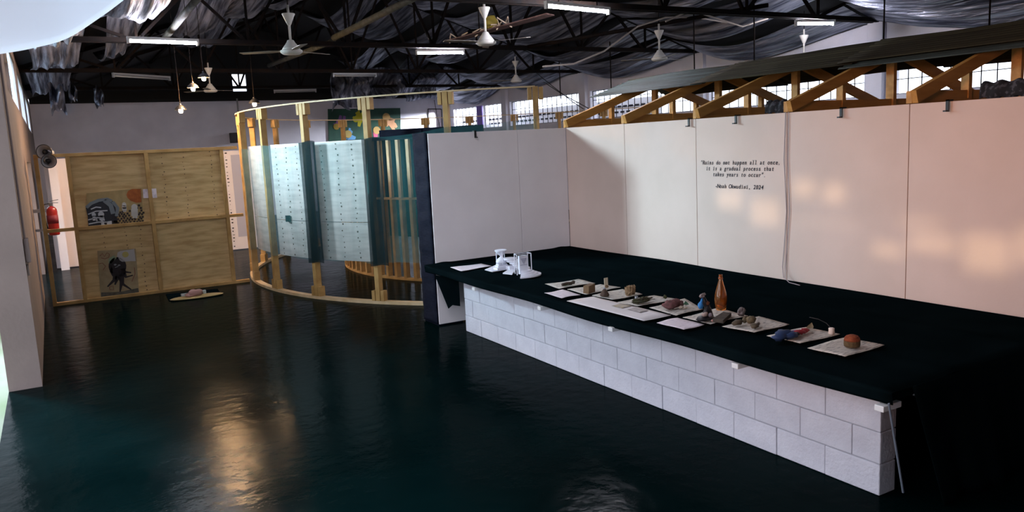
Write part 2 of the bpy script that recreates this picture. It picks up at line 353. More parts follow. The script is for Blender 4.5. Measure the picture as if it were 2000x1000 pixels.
def wrap(u, v):
    y = YE+0.02+(0.42)*v; z = 0.02+2.44*u
    return (XE-0.012-0.008*math.sin(u*47+2*v)*math.sin(v*3.1)-0.004*math.sin(u*83), y, z)
B().grid(wrap, 60, 6).build('black_wrap', BLACKP, de, smooth=True, solid=0.008)
B().box(XE, XE+0.35, YE+0.022, YE+0.44, 0.0, 2.44).build('end_post', BLACKP, de)
# black hooks over the panel tops
def hook(p, axis, label, dw=dw):
    if axis == 'y': dw = de
    x, y, z = p; b = B()
    if axis == 'x':
        b.box(x-0.035, x+0.03, y-0.012, y+0.012, z+0.0, z+0.012); b.box(x-0.035, x-0.023, y-0.012, y+0.012, z-0.07, z+0.012); b.box(x-0.07, x-0.023, y-0.012, y+0.012, z-0.082, z-0.07)
    else:
        b.box(x-0.012, x+0.012, y-0.035, y+0.03, z, z+0.012); b.box(x-0.012, x+0.012, y-0.035, y-0.023, z-0.07, z+0.012); b.box(x-0.012, x+0.012, y-0.07, y-0.023, z-0.082, z-0.07)
    return tag(recentre(b.build('hook', BLACK, None)), label, 'hook', 'hooks on the board tops')
for px, py, lb in ((1349, 234, 'small black hook by the board seam just before the quotation'), (1441, 227, 'small black hook on the board top directly above the quotation'), (1647, 212, 'small black hook on the board just past the hanging cables'), (1855, 200, 'small black hook near the long patterned cloth bundle')): hook((XW, at(px, py, x=XW).y, 2.447), 'x', lb)
hook((at(926, 257, y=YE).x, YE, 2.447), 'y', 'small black hook on top of the short end boards')
# cables hanging down the wall
for k, dy in enumerate((0, 0.035)):
    y = 5.262+dy; pts = [(XW-0.012, y, 2.5), (XW-0.012, y+0.01*(k+1), 2.0), (XW-0.012, y-0.012, 1.5), (XW-0.012, y+0.02, 1.1), (XW-0.02, y+0.03, 0.95), (XW-0.06, y-0.02*k, ZT+0.03)]
    if k == 0: pts += [(XW-0.14, y-0.12, ZT+0.012), (XW-0.18, y-0.28, ZT+0.012)]
    tag(recentre(B().tube(pts, 0.004).build('cable', mat('cable_grey', (0.42, 0.32, 0.33), 0.5))), ['thin grey cable hanging down the white boards onto the black table', 'short grey cable beside the long one on the white boards'][k], 'cable')
# the quotation, letter by letter on a fixed pitch
def glyph_mesh(ch, size):
    cu = bpy.data.curves.new('g', 'FONT'); cu.body = ch; cu.size = size; cu.align_x = 'CENTER'; cu.shear = 0.22; cu.resolution_u = 3; cu.offset = size*0.016
    o = bpy.data.objects.new('g', cu); C.objects.link(o); bpy.context.view_layer.update()
    me = bpy.data.meshes.new_from_object(o.evaluated_get(bpy.context.evaluated_depsgraph_get()))
    vs = [v.co.copy() for v in me.vertices]; fs = [tuple(p.vertices) for p in me.polygons]
    bpy.data.objects.remove(o); bpy.data.meshes.remove(me); bpy.data.curves.remove(cu); return vs, fs
GL = {}
def line_mesh(b, text, ycen, z, pitch, size):
    n = len(text)
    for i, ch in enumerate(text):
        if ch == ' ': continue
        if ch not in GL: GL[ch] = glyph_mesh(ch, size)
        vs, fs = GL[ch]; off = (i-(n-1)/2)*pitch; b.add([(XW-0.004, ycen-(off+v.x*0.92), z+v.y*1.02) for v in vs], fs)
        if ch in 'il':      # slab feet of the typewriter face
            s = size; b.box(XW-0.004, XW-0.003, ycen-off-0.2*s, ycen-off+0.17*s, z, z+0.05*s)
            b.box(XW-0.004, XW-0.003, ycen-off-0.04*s, ycen-off+0.14*s, z+(0.46 if ch == 'i' else 0.66)*s, z+(0.51 if ch == 'i' else 0.71)*s)
b = B()
yc = (6.471+5.366)/2; pit = (6.471-5.366)/33.0
for k, tx in enumerate(['"Ruins do not happen all at once,', 'it is a gradual process that', 'takes years to occur".', '', '-Noah Okwudini, 2024']):
    if tx: line_mesh(b, tx, yc, 1.950-k*0.0625, pit, 0.060)
b.build('lettering', flat((0.012, 0.012, 0.022), 'ink'), dw, label='black slanted typewriter lettering', kind='stuff')
# block plinth
bw = thing('block_plinth', (4.31, 5.75, 0), 'low white painted concrete block wall under the black table', 'block wall')
XB, YB0, YB1, CH = 4.231, 2.91, 8.60, 0.207
B().box(XB+0.012, XB+0.145, YB0+0.012, YB1-0.012, 0, 3*CH-0.004).build('mortar', MORTAR, bw)
rnd = random.Random(3)
for r in range(3):
    L = 0.405; y = YB0 - (0.0 if r % 2 else 0.0); first = True
    k = 0
    while y < YB1-0.03:
        ln = L*(0.5 if (k == 0 and r % 2) else 1)
        y2 = min(y+ln, YB1)
        j = [rnd.uniform(-0.003, 0.003) for _ in range(3)]
        e = (rnd.uniform(-0.025, 0.03) if y2 >= YB1 else 0)
        B().box(XB+j[0], XB+0.155, y+0.0015, y2-0.0015+e, r*CH+0.003, (r+1)*CH-0.003+j[2]*0.5).build('block', BLOCK, bw, bevel=0.006)
        y = y2; k += 1
# table: white battens on the plinth, board, black cloth
tb = thing('display_table', (5.05, 5.85, 0), 'long low table covered in black cloth against the white boards', 'table')
for px, py in ((937, 558), (1067, 597), (1207, 632), (1452, 700), (1735, 780)):
    y = at(px, py, x=3.99).y; B().box(3.905, 5.9 if py < 750 else 4.07, y-0.03, y+0.03, 0.682, 0.718).build('batten', WHITE, tb, bevel=0.004)
B().box(XB+.02, XB+.13, 2.95, YB1-.05, 3*CH, 0.681).build('rail', BLOCK, tb)
B().box(3.95, XW-0.02, 2.66, YE-0.02, 0.743, 0.80).build('board', CLOTH, tb)
for y in (3.4, 5.8, 8.4): B().box(5.95, 6.03, y-0.04, y+0.04, 0, 0.742).build('leg', TIMB, tb)
def ctop(u, v):
    x = 3.93+(XW-0.014-3.93)*u; y = 2.64+(YE-0.006-2.64)*v
    z = ZT-0.014+0.004*math.sin(x*5+math.sin(y*0.8)*2)*math.sin(y*0.6+1)+0.010*max(0, math.sin(x*7.0+0.35*y+.5*math.sin(y*.9)))**6
    if v > 0.985 or u > 0.985: z += 0.012
    return (x, y, z)
cl = B(); cl.grid(ctop, 60, 60)
def cfront(u, v):
    y = 2.64+(YE-0.006-2.64)*v; z = ZT-0.012-0.080*u-0.012*u*math.sin(y*2.1)*math.sin(y*0.9)
    return (3.93+0.012*u*math.sin(y*3.0), y, z)
cl.grid(cfront, 4, 60)
cl.build('tablecloth', CLOTH, tb, smooth=True, solid=0.004)
def skirt(u, v):
    x = 4.12+(XW-.02-4.12)*u; z = ZT-.008-0.004-(ZT-0.012)*v
    return (x+0.30*v*(1-u), 2.64+0.035*math.sin(x*9)*v+0.02*math.sin(x*23+1)*v-0.03*v, z)
B().grid(skirt, 40, 12).build('cloth_skirt', CLOTH, tb, smooth=True, solid=0.004)
fl = B(); P = [at(849, 537, y=YE-0.05), at(896, 545, y=YE-0.25), at(899, 598, y=YE-0.25), at(884, 596, y=YE-0.18), at(876, 603, y=YE-0.14)]
fl.prism([tuple(p) for p in P], (0.0, 0.004, 0)).build('cloth_flap', CLOTH, tb)
B().tube([at(1736, 788, y=2.58), at(1746, 850, y=2.585), at(1764, 962, y=2.58)], 0.006).build('stick', flat((.16, .19, .24), 'dull_blue_grey'))
tag(recentre(bpy.data.objects['stick']), 'thin pale stick leaning against the end of the block plinth', 'stick')
# ================================================================ papers on the table
def sheet(name, px, m, label, cat, dz=0.0, group=None, curl=0.004):
    P = [at(x, y, z=ZT+0.006+dz) for x, y in px]; c = sum(P, Vector())/4
    ex = (P[1]-P[0]).normalized(); rz = math.atan2(ex.y, ex.x)
    M = Matrix.Rotation(-rz, 3, 'Z'); Q = [M @ (p-c) for p in P]
    def fn(u, v):
        a = Q[0].lerp(Q[1], u); d = Q[3].lerp(Q[2], u); p = a.lerp(d, v)
        p.z = curl*math.sin(u*5.1+len(label))*math.sin(v*4.3+1)+curl; return p
    o = B().grid(fn, 8, 8).build(name, m, None, smooth=True, solid=0.0015, local=True, label=label, cat=cat, group=group)
    o.location = c; o.rotation_euler = (0, 0, rz); return o
def pa(pts): return [(1050+.175*x, 520+.175*y) for x, y in pts]
def pb(pts): return [(1350+.2*x, 520+.2*y) for x, y in pts]
G = 'newspaper sheets on the black table'
sheet('newspaper', pa([(80, 205), (455, 150), (645, 190), (240, 252)]), NEWS, 'newspaper sheet under the dark driftwood piece', 'newspaper', group=G)
sheet('newspaper', pa([(330, 265), (700, 205), (930, 240), (545, 318)]), NEWS, 'newspaper sheet under the square wooden block', 'newspaper', group=G)
sheet('newspaper', pa([(605, 328), (950, 255), (1170, 320), (830, 380)]), NEWS, 'newspaper sheet under the cone and the frayed fibre lump', 'newspaper', group=G)
sheet('newspaper', pa([(890, 402), (1300, 330), (1555, 370), (1110, 455)]), NEWS, 'newspaper sheet under the mossy twig clump', 'newspaper', group=G)
sheet('newspaper', pa([(1245, 468), (1640, 368), (1850, 480), (1545, 555)]), NEWS, 'newspaper sheet under the pinkish crumpled lump', 'newspaper', group=G)
sheet('newspaper', [(1333, 621), (1402, 603), (1461, 617), (1388, 634)], NEWS, 'newspaper sheet under the blue and black figure', 'newspaper', group=G)
sheet('newspaper', pb([(300, 590), (660, 495), (960, 572), (615, 655)]), NEWS, 'newspaper sheet under the scattered brown shells', 'newspaper', group=G)
sheet('newspaper', pb([(735, 680), (1120, 600), (1455, 668), (1060, 762)]), NEWS, 'newspaper sheet under the red and blue rag', 'newspaper', group=G)
sheet('newspaper', pb([(1135, 800), (1505, 700), (1890, 775), (1500, 893)]), NEWS, 'newspaper sheet under the rusty dome', 'newspaper', group=G)
sheet('label_card', [(820+.18*x, 480+.18*y) for x, y in ((330, 240), (665, 195), (780, 225), (450, 277))], LABEL, 'white printed card beside the white hourglass model', 'card')
sheet('label_card', pa([(75, 303), (280, 268), (480, 320), (270, 360)]), LABEL, 'pale printed card in front of the driftwood newspaper', 'card')
sheet('label_card', pa([(1330, 632), (1560, 578), (1862, 658), (1630, 717)]), LABEL, 'pink printed card in front of the blue and black figure', 'card')
sheet('paper_sheet', pa([(325, 390), (620, 338), (1490, 553), (1185, 613)]), PAPER, 'long white paper strip with two pasted photographs', 'paper', dz=0.003, curl=0.002)
for k, q in enumerate(([(825, 440), (920, 420), (1050, 445), (945, 468)], [(1000, 480), (1085, 460), (1240, 497), (1140, 517)])):
    sheet('photo_print', pa(q), mat('photo%d' % k, (0.26, 0.24, 0.22), 0.5, col2=((0.42, 0.33, 0.16), (0.42, 0.36, 0.36))[k], nscale=25), ['small brown photo print on the long paper strip', 'small grey photo print on the long paper strip'][k], 'photograph', dz=0.010, curl=0.0005)
# ================================================================ found objects
def on(px, py, dz=0.020): return at(px, py, z=ZT+dz)
def solo(b, name, m, label, cat, smooth=True, group=None): return recentre(b.build(name, m, None, smooth=smooth, label=label, cat=cat, group=group))
WOODD = mat('driftwood', (0.035, 0.022, 0.014), 0.8, col2=(0.07, 0.045, 0.025), nscale=30)
WOODB = mat('old_wood', (0.22, 0.13, 0.06), 0.8, col2=(0.12, 0.07, 0.03), nscale=40, stretch=(1, 6, 6))
c = on(1112, 557); dr = thing('driftwood', c, 'dark driftwood piece lying on a newspaper', 'driftwood')
B().tube([c+Vector((-.16, 0, .03)), c+Vector((-.05, 0.005, .032)), c+Vector((.04, -.005, .03)), c+Vector((.085, -.01, .05))], [0.026, 0.034, 0.03, 0.026], 8).build('log', WOODD, dr)
B().blob(c+Vector((.085, -.01, .045)), 0.035, 8, .15, 3).build('knot', WOODD, dr)
def leaf(c, l, w, rz, z=0.01):
    d = Vector((math.cos(rz), math.sin(rz), 0)); n = Vector((-d.y, d.x, 0)); b = B()
    def fn(u, v): return c+d*((u-.5)*l)+n*((v-.5)*w*math.sin(math.pi*min(max(u, 0.02), .98)))+Vector((0, 0, z+0.02*(u-.4)**2*4+0.008*abs(v-.5)))
    return b.grid(fn, 8, 4)
leaf(c+Vector((-.13, -.06, 0)), 0.22, 0.05, 0.2).build('leaf', flat((0.05, 0.07, 0.03), 'dry_leaf_green'), dr)
# wooden block and little standing card
c = on(1152, 571); b = B(); a = 0.35; d = Vector((math.cos(a), math.sin(a), 0)); n = Vector((-d.y, d.x, 0))
b.prism([c-d*.10-n*.05, c+d*.08-n*.05, c+d*.08-n*.05+Vector((0, 0, .125)), c-d*.09-n*.05+Vector((0, 0, .118))], n*.10)
solo(b, 'wood_block', WOODB, 'rough square brown wooden block on a newspaper', 'wood block', smooth=False)
c = on(1185, 562); cd = thing('card_stand', c, 'small cream card standing upright on a newspaper', 'card')
b = B(); b.prism([c+Vector((-.035, 0, .03)), c+Vector((.035, .01, .03)), c+Vector((.035, .015, .14)), c+Vector((-.035, .005, .14))], (0, .006, 0)); b.build('card', flat((0.72, 0.62, 0.45), 'cream_card'), cd)
B().blob(c+Vector((0, 0, .018)), (.03, .03, .02), 8, .1, 2).build('foot', WOODB, cd)
# cone pot
c = on(1181, 578); po = thing('cone_pot', c, 'small dark brown cone with a pale knob on a newspaper', 'ornament')
B().lathe([(0.062, 0), (0.068, .015), (.055, .05), (.028, .085), (.016, .1)], c, 14).build('body', mat('dark_clay', (0.08, 0.045, 0.03), 0.8, col2=(0.05, 0.03, 0.02), nscale=30), po, smooth=True)
B().blob(c+Vector((0, 0, .11)), .02, 8, .05, 1).build('knob', GREYP, po, smooth=True)
# frayed fibre lump
c = on(1231, 577); ff = thing('fibre_lump', c, 'frayed tan fibre lump standing on a newspaper', 'fibre')
FIB = mat('coir', (0.40, 0.27, 0.15), 0.95, col2=(0.25, 0.15, 0.08), nscale=40)
b = B(); b.blob(c+Vector((0, 0, .085)), (.10, .065, .085), 14, .16, 5); b.build('core', FIB, ff)
rnd = random.Random(9); b = B()
for k in range(90):
    a = rnd.uniform(0, 6.28); r = rnd.uniform(.5, 1); p = c+Vector((.10*r*math.cos(a), .065*r*math.sin(a), rnd.uniform(0.0, .05)))
    b.tube([p, p+Vector((rnd.uniform(-.02, .02), rnd.uniform(-.02, .02), rnd.uniform(.09, .14)))], 0.005, 4)
b.build('fibres', FIB, ff, kind='stuff')
# moss clump with twigs, small cup
c = on(1252, 590, .026); mc = thing('moss_clump', c, 'olive moss clump with dark twigs on a newspaper', 'moss')
MOSS = mat('moss', (0.06, 0.065, 0.02), 0.95, col2=(0.03, 0.02, 0.01), nscale=40)
b = B(); b.blob(c+Vector((0, 0, .022)), (.15, .07, .03), 14, .3, 8); b.blob(c+Vector((.06, .01, .035)), (.06, .05, .03), 10, .3, 4); b.build('moss', MOSS, mc)
b = B()
for k in range(26):
    a = rnd.uniform(-.5, .5); p = c+Vector((rnd.uniform(-.14, .12), rnd.uniform(-.05, .05), rnd.uniform(.02, .05))); b.tube([p, p+Vector((.09*math.cos(a), .09*math.sin(a), rnd.uniform(-.015, .03)))], .004, 4)
b.build('twigs', WOODD, mc, kind='stuff')
c = on(1243, 586); solo(B().lathe([(.018, 0), (.022, .05), (.019, .05), (.016, .008), (0.001, .006)], c, 12), 'small_cup', GREYP, 'tiny grey cup behind the moss clump', 'cup')
c = on(1299, 583); solo(B().blob(c+Vector((0, 0, .02)), (.022, .022, .024), 8, .2, 6), 'seed_pod', MOSS, 'small dark seed pod at a newspaper corner', 'seed pod')
# pinkish lump
c = on(1315, 602); pl = thing('rag_lump', c, 'pinkish brown crumpled lump with a green leaf on a newspaper', 'crumpled rag')
b = B(); b.blob(c+Vector((-.05, 0, .05)), (.10, .07, .055), 14, .22, 11); b.blob(c+Vector((.04, .02, .055)), (.08, .06, .055), 12, .25, 12); b.blob(c+Vector((.11, .0, .04)), (.05, .05, .04), 10, .3, 14)
b.build('rag', mat('rag_pink', (0.22, 0.09, 0.09), 0.9, col2=(0.10, 0.045, 0.04), nscale=14), pl, smooth=True)
leaf(c+Vector((.13, -.09, .01)), .13, .07, .9, .03).build('leaf', flat((0.03, 0.10, 0.05), 'leaf_green'), pl)
b = B(); b.blob(c+Vector((.05, -.09, .02)), (.035, .025, .02), 8, .2, 3); b.blob(c+Vector((.09, -.12, .012)), (.03, .02, .015), 8, .2, 4); b.build('crumbs', flat((0.45, 0.36, 0.28), 'tan_crumb'), pl)
# assemblage figure
c = on(1378, 626); fg = thing('found_figure', c, 'tall dark assemblage figure of blue plastic and twisted rubber', 'assemblage')
DARK = mat('dark_rubber', (0.012, 0.012, 0.016), 0.5)
b = B(); b.blob(c+Vector((0, 0, .03)), (.13, .08, .035), 12, .2, 21); b.tube([c+Vector((.09, 0, .03)), c+Vector((.06, .01, .13)), c+Vector((.02, .02, .22)), c+Vector((-.01, .02, .30))], [.04, .04, .035, .02], 8)
b.tube([c+Vector((-.02, 0, .05)), c+Vector((.02, .0, .14)), c+Vector((.05, .0, .2))], [.035, .03, .03], 7); b.build('body', DARK, fg, smooth=True)
b = B(); b.blob(c+Vector((-.06, .02, .20)), (.035, .03, .045), 10, .2, 22); b.tube([c+Vector((-.07, .02, .17)), c+Vector((-.045, .02, .25)), c+Vector((-.03, .02, .29))], [.02, .018, .01], 6); b.build('blue_bottle_neck', flat((0.03, 0.22, 0.55), 'bright_blue'), fg, smooth=True)
B().blob(c+Vector((-.025, .02, .325)), (.05, .025, .028), 8, .4, 24).build('head', flat((0.30, 0.24, 0.24), 'grey_pink'), fg)
B().blob(c+Vector((.03, .0, .22)), (.03, .03, .03), 8, .2, 25).build('rust_cap', flat((0.16, 0.05, 0.02), 'rust_brown'), fg)
B().blob(c+Vector((-.04, -.03, .09)), (.05, .03, .028), 9, .25, 26).build('pale_shell', flat((0.45, 0.34, 0.30), 'shell_pink'), fg, smooth=True)
B().blob(c+Vector((.03, -.05, .075)), (.03, .03, .03), 9, .2, 27).build('grey_stone', flat((0.24, 0.21, 0.24), 'stone_grey'), fg, smooth=True)
B().blob(c+Vector((.02, -.10, .012)), (.02, .015, .018), 8, .2, 28).build('pink_bead', flat((0.5, 0.26, 0.22), 'bead_pink'), fg, smooth=True)
c = on(1412, 624); b = B(); a = .5; d = Vector((math.cos(a), math.sin(a), 0)); n = Vector((-d.y, d.x, 0))
b.prism([c-d*.13-n*.04, c+d*.13-n*.03, c+d*.15+n*.04, c-d*.10+n*.05], (0, 0, .028)); solo(b, 'bark_slab', mat('bark', (0.07, 0.055, 0.04), .9, col2=(.035, .027, .02), nscale=25), 'flat dark bark slab beside the blue and black figure', 'bark', smooth=False)
c = on(1448, 617); solo(B().blob(c+Vector((0, 0, .055)), (.065, .05, .058), 9, .2, 31), 'stone', mat('grey_rock', (0.20, 0.17, 0.17), .9, col2=(.08, .07, .07), nscale=12), 'angular grey stone at the corner behind the bark slab', 'stone', smooth=False)
c = on(1408, 607, .004); bo = thing('bottle', c, 'tall amber glass bottle standing on the black table', 'bottle')
B().lathe([(.03, 0), (.040, .004), (.047, .03), (.055, .09), (.055, .125), (.049, .165), (.038, .205), (.027, .24), (.0195, .275), (.0165, .30), (.0165, .325), (.012, .325), (.012, .28), (.022, .24), (.034, .2), (.045, .15), (.049, .1), (.041, .03), (.001, .014)], c, 24).build('glass', glassy('amber_glass', (0.95, 0.42, 0.10), 0.06, 0.93), bo, smooth=True)
B().lathe([(.0175, .286), (.0200, .290), (.0200, .298), (.0175, .302)], c, 20).build('neck_ring', flat((0.35, 0.10, 0.03), 'amber_dark'), bo, smooth=True)
# shells
SHG = 'brown shells on one newspaper'
for k, (px, py, r) in enumerate(((1440, 635, (.06, .04, .025)), (1467, 632, (.05, .04, .035)), (1474, 641, (.045, .035, .02)), (1455, 631, (.025, .022, .03)))):
    c = on(px, py); solo(B().blob(c+Vector((0, 0, r[2])), r, 9, .22, 40+k), 'shell', mat('shell%d' % (k % 2), ((.10, .075, .045), (.17, .13, .07))[k % 2], .8, col2=(.05, .04, .025), nscale=20), ['flat dark oval shell on the shell newspaper', 'raised tan shell in the middle of the shell newspaper', 'lopsided dark shell lowest of the shell group', 'small upright tan shell between larger shells'][k], 'shell')
c = on(1480, 638); solo(B().tube([c+Vector((-.05, -.03, .015)), c+Vector((0, 0, .02)), c+Vector((.06, .04, .018))], [.012, .018, .01], 6), 'twig', WOODD, 'short thick twig beside the brown shells', 'twig')
# red and blue rag, leaf, candle with wire
c = on(1545, 657); rg = thing('fabric_scrap', c, 'crumpled blue, violet and red fabric scrap on a newspaper', 'fabric')
for nm, col, pts in (('blue_part', (0.012, 0.035, 0.11), [(-.16, -.02, .07), (-.09, .0, .08), (-.06, -.05, .07)]), ('dark_part', (0.008, 0.010, 0.014), [(-.02, .04, .06), (.0, -.03, .05)]), ('violet_part', (0.14, 0.09, 0.30), [(.05, .05, .04), (.09, .03, .04)]), ('red_part', (0.30, 0.012, 0.02), [(.10, 0, .05), (.17, .01, .045), (.21, .02, .03)]), ('tan_part', (0.32, 0.22, 0.14), [(.035, 0, .035)])):
    b = B()
    for k, (x, y, r) in enumerate(pts): b.blob(c+Vector((x, y, r*.4)), (r, r*.75, r*.42), 10, .3, 60+k+len(nm))
    b.build(nm, flat(col, nm), rg, smooth=True)
c = on(1582, 643); solo(leaf(c, .16, .06, .5, .01), 'dry_leaf', flat((.20, .14, .07), 'dry_leaf_brown'), 'curled dry brown leaf at the back edge of a newspaper', 'leaf')
c = on(1624, 652); cn = thing('candle_stub', c, 'short white candle stub with a long bent wire', 'candle')
B().lathe([(.04, 0), (.042, .01), (.036, .045), (.038, .075), (.02, .082), (.001, .08)], c, 14).build('stub', mat('wax', (.75, .66, .58), .5), cn, smooth=True)
W0 = c+Vector((0, 0, .08)); B().tube([W0, at(1627, 638, y=W0.y+.02), at(1606, 614, y=W0.y+.06), at(1578, 600, y=W0.y+.1), at(1546, 593, y=W0.y+.12)], .0045, 5).build('wire', mat('wire_grey', (.10, .10, .11), .4, .6), cn)
c = on(1664, 676); dm = thing('rusty_dome', c, 'rust orange dome with a mossy brown base on a newspaper', 'sponge')
B().lathe([(.075, 0), (.08, .02), (.079, .055), (.078, .06)], c, 22).build('base', mat('dome_base', (.12, .075, .03), .95, col2=(.07, .045, .02), nscale=40, bump=.8, bdist=.01), dm, smooth=True)
B().lathe([(.079, .06), (.074, .085), (.058, .106), (.03, .118), (.001, .121)], c, 22).build('cap', mat('dome_cap', (.30, .075, .025), .95, col2=(.20, .04, .015), nscale=40, bump=.8, bdist=.01), dm, smooth=True)
# ================================================================ white models
PLA = mat('white_print', (0.80, 0.80, 0.88), 0.5)
c = at(980, 527, z=ZT+.004); hg = thing('hourglass_model', c, 'white model of an hourglass with stepped blocks and a disc stair', 'model')
b = B(); q = [at(944, 528, z=c.z), at(960, 532, z=c.z), at(990, 527, z=c.z), at(1000, 521, z=c.z), at(972, 516, z=c.z)]
b.prism([tuple(p) for p in q], (0, 0, .014)).build('base', PLA, hg, bevel=.003)
for k, (w, z0, z1) in enumerate(((.11, .014, .05), (.09, .05, .082), (.075, .082, .105))): B().box(c.x-w/1.2, c.x+w/1.2, c.y-w/2, c.y+w/2, c.z+z0, c.z+z1).build('step', PLA, hg, bevel=.004)
B().lathe([(.045, .105), (.068, .125), (.07, .15), (.055, .18), (.03, .205), (.012, .225), (.012, .232), (.03, .255), (.055, .29), (.062, .31), (.062, .315)], c, 22).build('bulb', PLA, hg, smooth=True)
B().lathe([(.075, .315), (.078, .318), (.078, .336), (.07, .34)], c, 22).build('top_disc', PLA, hg, smooth=False)
for a in (0.3, 2.4, 4.5): B().tube([c+Vector((.062*math.cos(a), .062*math.sin(a), .1)), c+Vector((.062*math.cos(a), .062*math.sin(a), .316))], .006).build('rod', PLA, hg)
c2 = at(1000, 527, z=ZT+.008); st = hg
for k in range(6): B().lathe([(.075, 0), (.08, .004), (.08, .03), (.075, .034)], (c2.x+.004+k*.028, c2.y+.03-k*.022, c2.z+.165-k*.033), 20).build('disc', PLA, st)
B().box(c2.x-.04, c2.x+.10, c2.y-.03, c2.y+.06, c2.z, c2.z+.07).build('core', PLA, st)
B().prism([tuple(at(982, 536, z=c.z)), tuple(at(1002, 538, z=c.z)), tuple(at(1012, 526, z=c.z)), tuple(at(1003, 523, z=c.z))], (0, 0, .02)).build('slab', PLA, st, bevel=.003)
c3 = at(1027, 538, z=ZT+.004); fm = thing('gateway_model', c3, 'white model of an open frame on half-round steps', 'model')
for k, r in enumerate((.235, .195, .155, .115)):
    B().lathe([(.001, 0), (r, 0), (r, .022), (.001, .022)], (c3.x-.03, c3.y+.03, c3.z+k*.022), 26, math.radians(-125), math.radians(55), 1, .9).build('step', PLA, fm)
zz = c3.z+.088; cx, cy = c3.x-.02, c3.y+.03
B().box(cx-.055, cx+.06, cy-.02, cy+.02, zz-.06, zz+.24).build('slab', PLA, fm, bevel=.003)
b = B(); b.prism([(cx-.04, cy-.022, zz+.20), (cx+.045, cy-.022, zz+.20), (cx+.004, cy-.022, zz+.10)], (0, -.004, 0)); b.box(cx-.045, cx+.05, cy-.026, cy-.02, zz+.085, zz+.092); b.build('relief', mat('print_grey', (.42, .42, .52), .6), fm)
b = B()
for x, y in ((cx-.105, cy-.04), (cx+.10, cy-.04), (cx-.07, cy+.07), (cx+.11, cy+.06)): b.tube([(x, y, zz-.06), (x, y, zz+.27)], .006)
b.tube([(cx-.105, cy-.04, zz+.27), (cx+.10, cy-.04, zz+.27), (cx+.11, cy+.06, zz+.27), (cx-.07, cy+.07, zz+.27), (cx-.105, cy-.04, zz+.27)], .006); b.build('cage', PLA, fm)
# ================================================================ timber roof behind the display wall
rh = thing('timber_roof', (7.75, 5.9, 2.44), 'low pine truss roof with rusty corrugated sheets above the white boards', 'roof')
RXr, HW, SLP = 7.75, 1.6, 0.335
for y in [9.06, 7.79, 6.53, 5.29, 4.03, 2.79]:
    z0 = 2.50
    B().beam((XW-0.02, y, z0), (RXr+HW, y, z0), 0.05, 0.10).build('tie_beam', RAFT, rh)
    for sg in (-1, 1):
        xe = RXr+sg*HW+sg*0.02; B().beam((xe, y-.052, 2.50), (RXr, y-.052, 2.50+SLP*(HW+.02)), .05, .105).build('rafter', RAFT, rh)
    B().beam((RXr, y, 2.45), (RXr, y, 2.50+SLP*HW), .05, .09, (0, 1, 0)).build('king_post', RAFT, rh)
    for sg in (-1, 1): B().beam((RXr+sg*.8, y, 2.48), (RXr+sg*.8, y, 2.50+SLP*.78), .05, .07, (0, 1, 0)).build('strut', RAFT, rh)
for y0, y1 in ((9.06, 2.79),):
    for x in (RXr+HW,): B().beam((x, y0+.2, 2.56+SLP*(HW-abs(x-RXr))), (x, y1-.2, 2.56+SLP*(HW-abs(x-RXr))), .05, .04).build('batten', RAFT, rh)
for y in (9.06, 6.53, 4.03): B().box(RXr+HW-.05, RXr+HW+.04, y-.045, y+.045, 0, 2.5).build('post', RAFT, rh)
def corr(x0, x1, y0, y1, dz, tilt=0.0):
    b = B(); n = int(abs(x1-x0)/0.019)
    def fn(u, v):
        x = x0+(x1-x0)*u; y = y0+(y1-y0)*v
        return (x, y, 2.60+dz+SLP*(HW-abs(x-RXr))+0.011*math.sin(2*math.pi*(x-x0)/0.085)+tilt*v+0.012*math.sin(y*2.3+u)*u)
    return b.grid(fn, n, 10)
for x0, x1, y0, y1, dz, m in ((6.98, 7.80, 9.62, 7.3, 0.0, CORR2), (6.98, 7.80, 7.5, 5.2, 0.015, CORR), (7.02, 7.80, 5.4, 3.2, 0.03, CORR), (6.90, 7.45, 5.3, 2.2, 0.0, CORR2), (6.98, 7.8, 3.4, 1.6, 0.02, CORR),
                             (7.70, 8.55, 9.62, 7.3, 0, CORR), (7.70, 8.55, 7.4, 5.1, .015, CORR), (7.70, 8.55, 5.2, 3.0, 0.0, CORR), (7.70, 8.55, 3.1, 1.6, .015, CORR)):
    corr(x0, x1, y0, y1, dz).build('corrugated_sheet', m, rh, smooth=True, solid=0.002)
# patterned dark cloths laid over the board tops
PAT = mat('patterned_cloth', (0.010, 0.010, 0.014), .9, col2=(0.06, 0.06, 0.075), nscale=28, contrast=(.52, .60))
for k, (p0, p1) in enumerate((((1487, 222), (1538, 214)), ((1905, 193), (2030, 185)))):
    ya, yb = at(*p0, x=XW).y, at(*p1, x=XW).y
    def dr(u, v, ya=ya, yb=yb):
        y = ya+(yb-ya)*u; s = v*3.14159
        return (XW+.125-.075*math.cos(s)+.01*math.sin(u*17), y, 2.447+.125*math.sin(s)**.6+.01*math.sin(u*23+v*3))
    o = B().grid(dr, 24, 12).build('draped_cloth', PAT, None, smooth=True, solid=.006); tag(recentre(o), ['short dark patterned cloth bundled on the board tops', 'long dark patterned cloth bundled on the board tops'][k], 'cloth')
